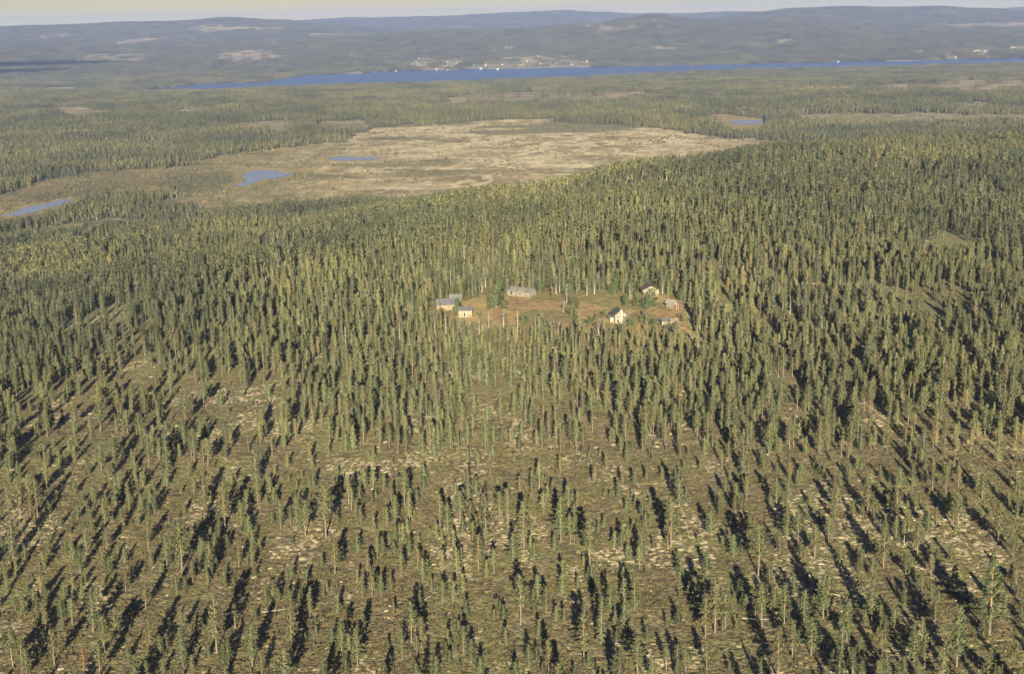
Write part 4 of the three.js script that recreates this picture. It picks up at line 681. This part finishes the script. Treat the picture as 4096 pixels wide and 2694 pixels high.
// ridge along x; the long side looks along +z before turning
function cabin(name, label, category, px, py, turn, L, W, wallH, pitch, wallMat, roofMat, o = {}) {
  const [x, d] = onGround(px, py), t = thing(name, label, category, x, height(x, d) - 0.1, -d, turn * Math.PI / 180, o.group), rise = W / 2 * Math.tan(pitch * Math.PI / 180), over = o.over ?? 0.45;
  const s = new THREE.Shape([[-W / 2, -0.8], [W / 2, -0.8], [W / 2, wallH], [0, wallH + rise], [-W / 2, wallH]].map((q) => new THREE.Vector2(...q))), body = new THREE.ExtrudeGeometry(s, { depth: L, bevelEnabled: false });
  body.translate(0, 0, -L / 2); body.rotateY(Math.PI / 2); mesh('wall', boxUV(body), wallMat, t);
  if (o.gable) { const q = new THREE.Shape([[-W / 2 + 0.02, -0.6], [W / 2 - 0.02, -0.6], [W / 2 - 0.02, wallH], [0, wallH + rise - 0.03], [-W / 2 + 0.02, wallH]].map((k) => new THREE.Vector2(...k))), g = new THREE.ExtrudeGeometry(q, { depth: 0.06, bevelEnabled: false }); g.rotateY(Math.PI / 2); g.translate(L / 2, 0, 0); mesh('gable_wall', boxUV(g), o.gable, t); }
  const a = pitch * Math.PI / 180, sl = (W / 2 + over) / Math.cos(a), x0 = -L / 2 - over, x1 = L / 2 + over;
  for (const k of [1, -1]) {
    const from = o.roofFrom !== undefined ? lerp(x0, x1, o.roofFrom) : x0, to = o.roofTo !== undefined ? lerp(x0, x1, o.roofTo) : x1, nx = 7, g = new THREE.BoxGeometry(to - from, 0.16, sl, nx, 1, 1), p = g.attributes.position;
    if (o.sag) for (let i = 0; i < p.count; i++) p.setY(i, p.getY(i) - o.sag * (1 - Math.pow(2 * p.getX(i) / (to - from), 2)) * (0.6 + 0.4 * Math.sin(p.getX(i) * 1.3)));
    g.translate((from + to) / 2, 0.09, 0); boxUV(g); g.translate(0, 0, sl / 2); g.rotateX(a); if (k < 0) g.rotateY(Math.PI); g.translate(0, wallH + rise, 0); if (k < 0 && o.roofTo !== undefined) g.translate(2 * ((from + to) / 2), 0, 0);
    g.computeVertexNormals(); mesh('roof_slope', g.toNonIndexed(), roofMat, t);
  }
  for (const [side, u, y, w, h] of o.windows ?? []) opening('window', side, u, y, w, h);
  for (const [side, u, y, w, h] of o.doors ?? []) opening('door', side, u, y, w, h);
  function opening(kind, side, u, y, w, h) {
    const g = new THREE.Group(); g.name = kind; t.add(g);
    if (side === 'long') g.position.set(u, y, W / 2); else { g.position.set((side === 'gable' ? 1 : -1) * (L / 2 + (o.gable ? 0.06 : 0)), y, u); g.rotation.y = side === 'gable' ? Math.PI / 2 : -Math.PI / 2; }
    mesh('frame', mergeGeometries([block(w + 0.24, 0.12, 0.10, 0, h / 2 + 0.06, 0.05), block(w + 0.24, 0.12, 0.10, 0, -h / 2 - 0.06, 0.05), block(0.12, h, 0.10, -w / 2 - 0.06, 0, 0.05), block(0.12, h, 0.10, w / 2 + 0.06, 0, 0.05)]), o.trim ?? frameMat, g);
    mesh(kind === 'window' ? 'pane' : 'leaf', block(w, h, 0.05, 0, 0, 0.025), kind === 'window' ? paneMat : (o.door ?? darkMat), g);
  }
  if (o.chimney !== undefined) mesh('chimney', mergeGeometries([block(0.8, 2.0, 0.8, o.chimney, wallH + rise + 0.35, 0), block(1.0, 0.2, 1.0, o.chimney, wallH + rise + 1.45, 0)]), brickMat, t);
  return t;
}
const greyRoof = wood([0.30, 0.29, 0.29], BOARDS, 'weathered roof boards'), blueRoof = wood([0.21, 0.215, 0.235], BOARDS, 'blue grey roof'), paleRoof = wood([0.52, 0.47, 0.40], BOARDS, 'silver grey roof'), brownRoof = wood([0.17, 0.14, 0.13], BOARDS, 'brown grey roof'), slateRoof = wood([0.13, 0.135, 0.145], BOARDS, 'dark grey roof');
const cream = wood([0.44, 0.375, 0.27], LOGS, 'cream timber'), tan = wood([0.46, 0.31, 0.18], LOGS, 'tan logs'), greyLog = wood([0.36, 0.31, 0.26], LOGS, 'grey logs'), redBoard = wood([0.27, 0.115, 0.075], BOARDS, 'red brown boards'), white = wood([0.41, 0.37, 0.305], BOARDS, 'white boards'), straw = wood([0.66, 0.55, 0.40], LOGS, 'pale bleached logs');
cabin('log_house', 'tan log house with a blue-grey roof, half hidden by a small dark tree', 'house', 447.5, 308.5, 4, 9.2, 5.4, 2.7, 34, tan, blueRoof, { windows: [['long', 0.3, 1.5, 0.9, 0.8], ['long', -2.6, 1.4, 0.8, 0.8]], doors: [['long', 2.6, 1.0, 0.9, 1.9]] });
cabin('storage_shed', 'small grey-roofed shed behind the roof of the tan log house', 'shed', 456, 300.6, -8, 5.2, 3.8, 1.9, 32, straw, greyRoof, { doors: [['long', 0, 0.9, 0.9, 1.7]] });
cabin('storehouse', 'cream timber storehouse with a thin grey roof, beside the small dark tree', 'storehouse', 465.6, 315.2, -2, 5.7, 4.6, 2.9, 24, cream, blueRoof, { doors: [['long', -0.3, 1.0, 0.9, 1.9]] });
const barn = cabin('long_barn', 'long low barn with a sagging grey roof and a white end wall', 'barn', 521.5, 294.2, -32, 11.5, 5.6, 2.1, 25, greyLog, greyRoof, { sag: 0.35, gable: white, doors: [['long', -3.5, 1.0, 1.5, 1.7], ['long', 1.0, 1.0, 1.0, 1.7]] });
cabin('farmhouse', 'large cream house with a broad brown-grey gable roof behind the round green tree', 'house', 649.3, 293.6, -86, 8.2, 7.2, 2.7, 27, cream, brownRoof, { over: 0.55, windows: [['gable', -1.6, 1.5, 0.9, 1.0], ['gable', 1.7, 1.5, 0.9, 1.0], ['gable', 0, 3.3, 0.6, 0.6]], });
cabin('weathered_shed', 'small weathered shed with silver roof and red-brown gable near the forest edge', 'shed', 673.0, 307.3, -46, 4.4, 4.0, 2.5, 27, greyLog, paleRoof, { gable: redBoard, over: 0.5, doors: [['gable', -0.2, 1.0, 0.9, 1.8]], windows: [['gable', 1.0, 2.3, 0.5, 0.4]] });
{
  const t = cabin('white_cabin', 'tall pale cabin with a dark gable roof behind the front row of trees', 'cabin', 619, 320.5, -80, 6.0, 5.0, 3.5, 37, white, slateRoof, { over: 0.6, windows: [['gable', -1.2, 2.4, 0.7, 0.9], ['gable', 1.3, 2.4, 0.7, 0.9]], doors: [['gable', 1.2, 0.8, 0.9, 1.8]] });
  mesh('chimney', mergeGeometries([block(0.7, 6.0, 0.9, 3.4, 2.4, -0.1), block(0.9, 0.2, 1.1, 3.4, 5.5, -0.1)]), straw, t);
  mesh('lean_to_wall', block(4.2, 2.4, 1.5, -0.4, 0.8, 3.5), straw, t);
  const lr = block(4.6, 0.14, 2.1, -0.4, 0, 0); lr.rotateX(0.5); lr.translate(0, 2.35, 3.55); mesh('lean_to_roof', lr, greyRoof, t);
}
{
  const t = cabin('ruined_shed', 'low ruined shed with half its grey roof fallen in, behind the front trees', 'shed', 669, 324.2, 3, 6.4, 3.4, 1.9, 26, straw, blueRoof, { roofTo: 0.58, over: 0.3 });
  mesh('rafter', mergeGeometries([-0.2, 0.8, 1.8, 2.8].map((x) => { const g = new THREE.BoxGeometry(0.12, 0.12, 2.1); g.rotateX(0.45); g.translate(x + 0.5, 2.45, 0.95); return g; })), straw, t);
  mesh('doorway', block(0.9, 1.5, 0.06, 1.9, 0.9, 1.74), darkMat, t);
}
// ---------------------------------------------------------------- birches, bushes and dead spruces round the farm
const BIRCH = {
  multi: [broadleaf(71, 8, 2.1, 0.42, 3, 170, 0.55, { col: [0.115, 0.128, 0.062] }), broadleaf(72, 8, 1.9, 0.45, 2, 150, 0.52, { col: [0.105, 0.125, 0.055] })],
  grey: [broadleaf(73, 9, 1.9, 0.34, 3, 120, 0.5, { col: [0.14, 0.14, 0.095] }), broadleaf(74, 8, 2.1, 0.3, 2, 95, 0.5, { col: [0.16, 0.15, 0.115] })],
  round: [broadleaf(75, 8, 3.0, 0.06, 2, 520, 0.62, { bark: [0.3, 0.28, 0.23] })],
  bush: [broadleaf(76, 4, 2.0, 0.04, 3, 180, 0.55, { bark: [0.2, 0.17, 0.12] }), broadleaf(77, 4, 1.7, 0.05, 3, 140, 0.5, { col: [0.10, 0.125, 0.046], bark: [0.2, 0.17, 0.12] })],
};
const birchMasters = {};
function birch(name, label, category, px, py, H, kind, v, group) {
  const [x, d] = Array.isArray(px) ? px : onGround(px, py), m = BIRCH[kind][v % BIRCH[kind].length], key = kind + v % BIRCH[kind].length; let o;
  if (birchMasters[key]) { o = birchMasters[key].clone(); scene.add(o); } else { o = birchMasters[key] = new THREE.Group(); scene.add(o); mesh(kind === 'bush' ? 'stems' : 'trunk', m.trunk, bark, o); mesh(kind === 'bush' ? 'leaves' : 'crown', m.crown, foliage, o); }
  o.name = numbered(name); delete o.userData.group; const s = H / m.H; o.position.set(x, height(x, d), -d); o.rotation.set(0, px * 2.399 % TAU || x, 0); o.scale.set(s, s, s); tag(o, label, category, group); return o;
}
birch('birch_tree', 'birch clump with three pale stems at the meadow edge behind the round dark tree', 'birch', 482, 292, 7.5, 'multi', 0);
birch('birch_tree', 'pale-stemmed birch group at the back end of the long low barn', 'birch', 507, 290, 8.2, 'multi', 0);
birch('birch_tree', 'leaning pale birch at the back meadow edge right of the long barn', 'birch', 556, 293, 8.6, 'multi', 1);
birch('birch_tree', 'forked pale birch at the back edge of the meadow, left of the farmhouse', 'birch', 587, 295, 8.8, 'multi', 0);
birch('birch_tree', 'forked white-stemmed birch between the meadow and the large cream house', 'birch', 630, 298.5, 8.4, 'multi', 1);
birch('birch_tree', 'tall grey-green birch standing in the middle of the brown meadow', 'birch', 567, 303, 9.2, 'grey', 0);
birch('birch_tree', 'shorter grey birch beside the tall one in the middle of the meadow', 'birch', 563, 312, 6, 'grey', 1);
birch('birch_tree', 'bare grey birch at the wood edge left of the large cream house', 'birch', 608, 291, 8.6, 'grey', 1);
birch('birch_tree', 'grey thin-leaved birch behind the back edge of the meadow', 'birch', 597, 288.5, 8, 'grey', 0);
birch('birch_tree', 'white-stemmed birch at the meadow corner left of the tan log house', 'birch', 428, 306, 7, 'multi', 1);
birch('round_tree', 'round dark green tree in the meadow between the cabins and the long barn', 'tree', 496, 307.5, 10, 'round', 0);
birch('round_tree', 'small dark green tree between the tan log house and the cream storehouse', 'tree', 457, 314.5, 6.8, 'round', 0);
birch('round_tree', 'round dense green tree right in front of the large cream house', 'tree', 650.5, 308.5, 8.6, 'round', 0);
birch('round_tree', 'leafy green tree at the wood edge just left of the long low barn', 'tree', 500, 292, 7, 'round', 0);
birch('round_tree', 'leafy green tree close to the right end of the long low barn', 'tree', 540, 292, 5.5, 'round', 0);
birch('round_tree', 'leafy green tree behind the pale forked birch at the back of the meadow', 'tree', 594, 290, 6.5, 'round', 0);
birch('round_tree', 'leafy green tree in the meadow close behind the tall pale cabin', 'tree', 626, 306, 5.5, 'round', 0);
birch('round_tree', 'small leafy green tree beside the grey birches in the middle of the meadow', 'tree', 573, 308, 5.5, 'round', 0);
birch('round_tree', 'leafy green tree behind the silver-roofed weathered shed', 'tree', 681, 302, 6, 'round', 0);
birch('round_tree', 'leafy green tree at the back of the meadow near its middle', 'tree', 571, 293, 6.5, 'round', 0);
birch('round_tree', 'leafy green tree behind the small grey-roofed shed', 'tree', 462, 296, 7, 'round', 0);
birch('round_tree', 'leafy green tree at the left tip of the meadow', 'tree', 408, 306, 7, 'round', 0);
birch('round_tree', 'leafy green tree among the thickets right of the large cream house', 'tree', 668, 289, 6.5, 'round', 0);
birch('green_bush', 'round green bush beside the round tree in front of the cream house', 'bush', 637, 306, 4.6, 'bush', 0);
birch('green_bush', 'small green bush left of the tall pale cabin', 'bush', 603.5, 318, 4, 'bush', 1);
birch('green_bush', 'low grey-green bush on the left edge of the meadow', 'bush', 418, 312, 4.2, 'bush', 1);
birch('green_bush', 'dark bush at the foot of the birches in the middle of the meadow', 'bush', 571, 316, 4.4, 'bush', 0);
birch('green_bush', 'low green bush behind the cream storehouse and the round dark tree', 'bush', 504, 309, 3.6, 'bush', 0);
for (const [px, py, H, v] of [[440, 316, 3.4, 0], [480, 318, 3, 1], [523, 322, 3.6, 0], [545, 326, 3, 1], [590, 325, 4, 0], [597, 321, 3.6, 1], [630, 326, 4, 0], [642, 322, 3.4, 1], [655, 328, 4.4, 0], [684, 322, 4, 1], [668, 331, 4, 0]]) birch('green_bush', 'low olive bush growing out of the meadow before the cabins', 'bush', px, py, H, 'bush', v, 'scattered bushes in the front of the meadow');
for (const [px, py, H, v] of [[664, 291, 4.2, 0], [671, 292, 4.6, 1], [678, 293.5, 4.8, 0], [685, 297, 4.4, 1], [640, 289, 4, 0]]) birch('green_bush', 'bushy green thicket along the wood edge between farmhouse and weathered shed', 'bush', px, py, H, 'bush', v, 'bushes along the wood edge behind the weathered shed');
{
  const r = rng(31);
  for (let i = 0, n = 0; n < 44 && i < 400; i++) { const px = 405 + 290 * r(), py = 272 + 22 * r(), v = Math.floor(r() * 4), H = 6 + 3.2 * r(), p = onGround(px, py); if (inside(MEADOW, p[0], p[1])) continue; n++; birch('birch_tree', 'light green birch among the dark spruces of the wood behind the farm', 'birch', p, 0, H, v < 2 ? 'multi' : v < 3 ? 'grey' : 'round', v, 'birches in the wood behind the farm'); }
  for (let n = 0; n < 22; n++) { const px = 400 + 290 * r(), py = 326 + 14 * r(), p = onGround(px, py); birch('birch_tree', 'thin grey birch among the pines in front of the meadow', 'birch', p, 0, 5 + 3 * r(), 'grey', n, 'birches in front of the meadow'); }
}
{
  const dead = (seed, H) => { const r = rng(seed), S = new Soup(), pts = [], rad = []; for (let i = 0; i <= 4; i++) { pts.push([0.1 * Math.sin(i), i / 4 * H - (i ? 0 : 0.3), 0]); rad.push(0.17 * (1 - 0.85 * i / 4)); } const g = limb(pts, rad, 5, () => [0, 1, 2].map((c) => [0.40, 0.37, 0.32][c] * (0.8 + 0.3 * r()))); for (let w = 0; w < 60; w++) { const y = H * lerp(0.2, 0.97, r()), a = r() * TAU, L = 1.5 * (1 - y / H) + 0.35; S.tri([0, y + 0.05, 0], [0, y - 0.05, 0], [Math.cos(a) * L, y - 0.15 * L, Math.sin(a) * L], [-Math.cos(a), y - 1, -Math.sin(a)], [0.33, 0.31, 0.26]); } return { trunk: g, crown: S.geo(), H }; };
  const m = dead(91, 11); let master;
  for (const [px, py, H] of [[446, 337, 10], [470, 340, 9], [489, 337, 11], [518, 338, 12], [536, 341, 10], [604, 340, 9.5], [700, 330, 11], [728, 345, 12], [400, 345, 10], [346, 352, 11], [790, 320, 11], [1000, 330, 12]]) {
    const [x, d] = onGround(px, py); let o; if (master) { o = master.clone(); scene.add(o); } else { o = master = new THREE.Group(); scene.add(o); mesh('trunk', m.trunk, bark, o); mesh('branches', m.crown, foliage, o); }
    o.name = numbered('dead_spruce'); o.position.set(x, height(x, d), -d); o.rotation.y = px; o.scale.setScalar(H / 11); tag(o, 'bare silver-grey dead spruce rising among the living trees before the meadow', 'dead tree', 'dead grey spruces in the wood before the meadow');
  }
}
// ---------------------------------------------------------------- villages across the lake
{
  const r = rng(41), list = [
    [256, [1460, 590, 1555, 552, 1570, 580, 1530, 600, 1750, 615, 1775, 606, 1815, 605, 1865, 585, 1920, 542, 2150, 575, 2190, 566, 2315, 515, 2330, 542, 2350, 575, 2090, 627, 2245, 635, 1300, 650, 1680, 640, 1780, 642, 225, 709, 305, 709, 2290, 600, 1500, 575, 1600, 545]],
    [512, [125, 502, 165, 497, 140, 567, 75, 580, 20, 557, 40, 572, 350, 570, 415, 580, 405, 527, 470, 500, 490, 526, 512, 527, 580, 552, 650, 576, 670, 579, 555, 596, 320, 502, 300, 526, 245, 522, 820, 544, 2313, 577, 110, 600, 210, 590]],
    [768, [600, 563, 655, 566, 1685, 510, 1712, 508, 1690, 478, 1730, 491, 1890, 461, 1960, 466, 2020, 466, 2140, 441, 2190, 441, 2260, 441, 2330, 459, 2310, 491, 2200, 522, 1435, 472, 2290, 438, 2080, 472, 1860, 475, 2360, 450]],
  ];
  const walls = [[0.52, 0.48, 0.41], [0.43, 0.36, 0.25], [0.30, 0.12, 0.08], [0.38, 0.355, 0.31]].map((c) => new THREE.MeshStandardMaterial({ color: new THREE.Color(...c), roughness: 0.8, name: 'house paint' })), roofs = [[0.42, 0.38, 0.36], [0.30, 0.17, 0.13], [0.58, 0.56, 0.54]].map((c) => new THREE.MeshStandardMaterial({ color: new THREE.Color(...c), roughness: 0.7, name: 'house roof' }));
  const shape = new THREE.Shape([[-4.2, -2], [4.2, -2], [4.2, 4.6], [0, 7.4], [-4.2, 4.6]].map((q) => new THREE.Vector2(...q))), wallG = new THREE.ExtrudeGeometry(shape, { depth: 12, bevelEnabled: false }).translate(0, 0, -6);
  const slope = (k) => { const g = new THREE.BoxGeometry(5.7, 0.3, 13); g.translate(2.75, 0.18, 0); g.rotateZ(-0.59); g.translate(0, 7.4, 0); if (k < 0) g.rotateY(Math.PI); return g; }, roofG = [slope(1), slope(-1)];
  const pane = new THREE.BoxGeometry(1.2, 1.4, 0.1), names = ['white', 'cream', 'red', 'pale']; let n = 0;
  for (const [x0, q] of list) for (let i = 0; i < q.length; i += 2) {
    const px = x0 + q[i] / 9.297, py = q[i + 1] / 9.297 + 0.5, [x, d] = onGround(px, py), c = r() < 0.3 ? 0 : r() < 0.5 ? 1 : r() < 0.4 ? 2 : 3, y = height(x, d);
    const where = x0 === 256 ? (px < 330 ? 'alone on the far shore near the lake end' : 'in the left half of the far lakeside village') : x0 === 512 ? (px > 600 ? 'alone on the wooded far shore' : 'in the right half of the far lakeside village') : (px < 900 ? 'on the bare far shore left of the right-hand village' : 'in the village above the right end of the lake');
    const t = thing('village_house', `tiny ${names[c]} gabled house ${where}`, 'house', x, Math.max(y, LAKE_Y + 1), -d, (r() - 0.5) * 2.4 + (r() < 0.5 ? Math.PI / 2 : 0), `tiny ${names[c]} houses ${where}`);
    mesh('wall', wallG, walls[c], t); for (const g of roofG) mesh('roof_slope', g, roofs[Math.floor(r() * 3)], t);
    for (const k of [-1, 1]) { const w = mesh('window', pane, paneMat, t); w.position.set(k * 1.9, 2.2, 6.03); } const s = 0.52 + 0.38 * r(); t.scale.setScalar(s); n++;
  }
  for (const [f, want, where] of [[0, 22, 'in the left half of the far lakeside village'], [1, 34, 'in the right half of the far lakeside village'], [2, 7, 'in the village above the right end of the lake'], [3, 12, 'in the village above the right end of the lake'], [4, 14, 'in the village above the right end of the lake']]) {
    const a = FIELDS[f];
    for (let k = 0, g = 0; k < want && g < 2000; g++) {
      const x = lerp(a.x0, a.x1, r()), d = lerp(a.d0, a.d1, r()), y = height(x, d), c = Math.floor(r() * 4); if (!inside(a, x, d) || y < LAKE_Y + 2.5) continue; k++;
      const t = thing('village_house', `tiny ${names[c]} gabled house ${where}`, 'house', x, y, -d, (r() - 0.5) * 2.4 + (r() < 0.5 ? Math.PI / 2 : 0), `tiny ${names[c]} houses ${where}`);
      mesh('wall', wallG, walls[c], t); for (const q of roofG) mesh('roof_slope', q, roofs[Math.floor(r() * 3)], t); t.scale.setScalar(0.5 + 0.35 * r()); n++;
    }
  }
  console.log('houses', n);
}
// ---------------------------------------------------------------- low clouds that shade the far left shore (they hang above the picture)
{
  const m = new THREE.MeshStandardMaterial({ color: new THREE.Color(0.85, 0.85, 0.85), roughness: 1, name: 'cloud' });
  for (const [px, py, rx, rz, up, label] of [[-4, 65.5, 560, 230, 1350, 'long grey-white cloud hanging above the near side of the lake'], [-22, 73.5, 430, 170, 1300, 'smaller grey-white cloud beside the long one above the valley']]) {
    const [x, d] = onGround(px, py), k = up / sunDir.y, g = new THREE.IcosahedronGeometry(1, 24), p = g.attributes.position;
    for (let i = 0; i < p.count; i++) { const a = p.getX(i), b = p.getY(i), c = p.getZ(i), q = 0.62 + 0.75 * fbm(a * 2.4 + 9 + px, c * 2.4 + b * 2 + 9, 4); p.setXYZ(i, a * q * rx, b * q * (b < 0 ? 18 : 34), c * q * rz); }
    g.computeVertexNormals(); const o = mesh('cloud', g, m, scene); o.position.set(x + sunDir.x * k, height(x, d) + up, -d + sunDir.z * k); tag(o, label, undefined, undefined, 'stuff');
  }
}
shadows(scene);
renderer.render(scene, camera);
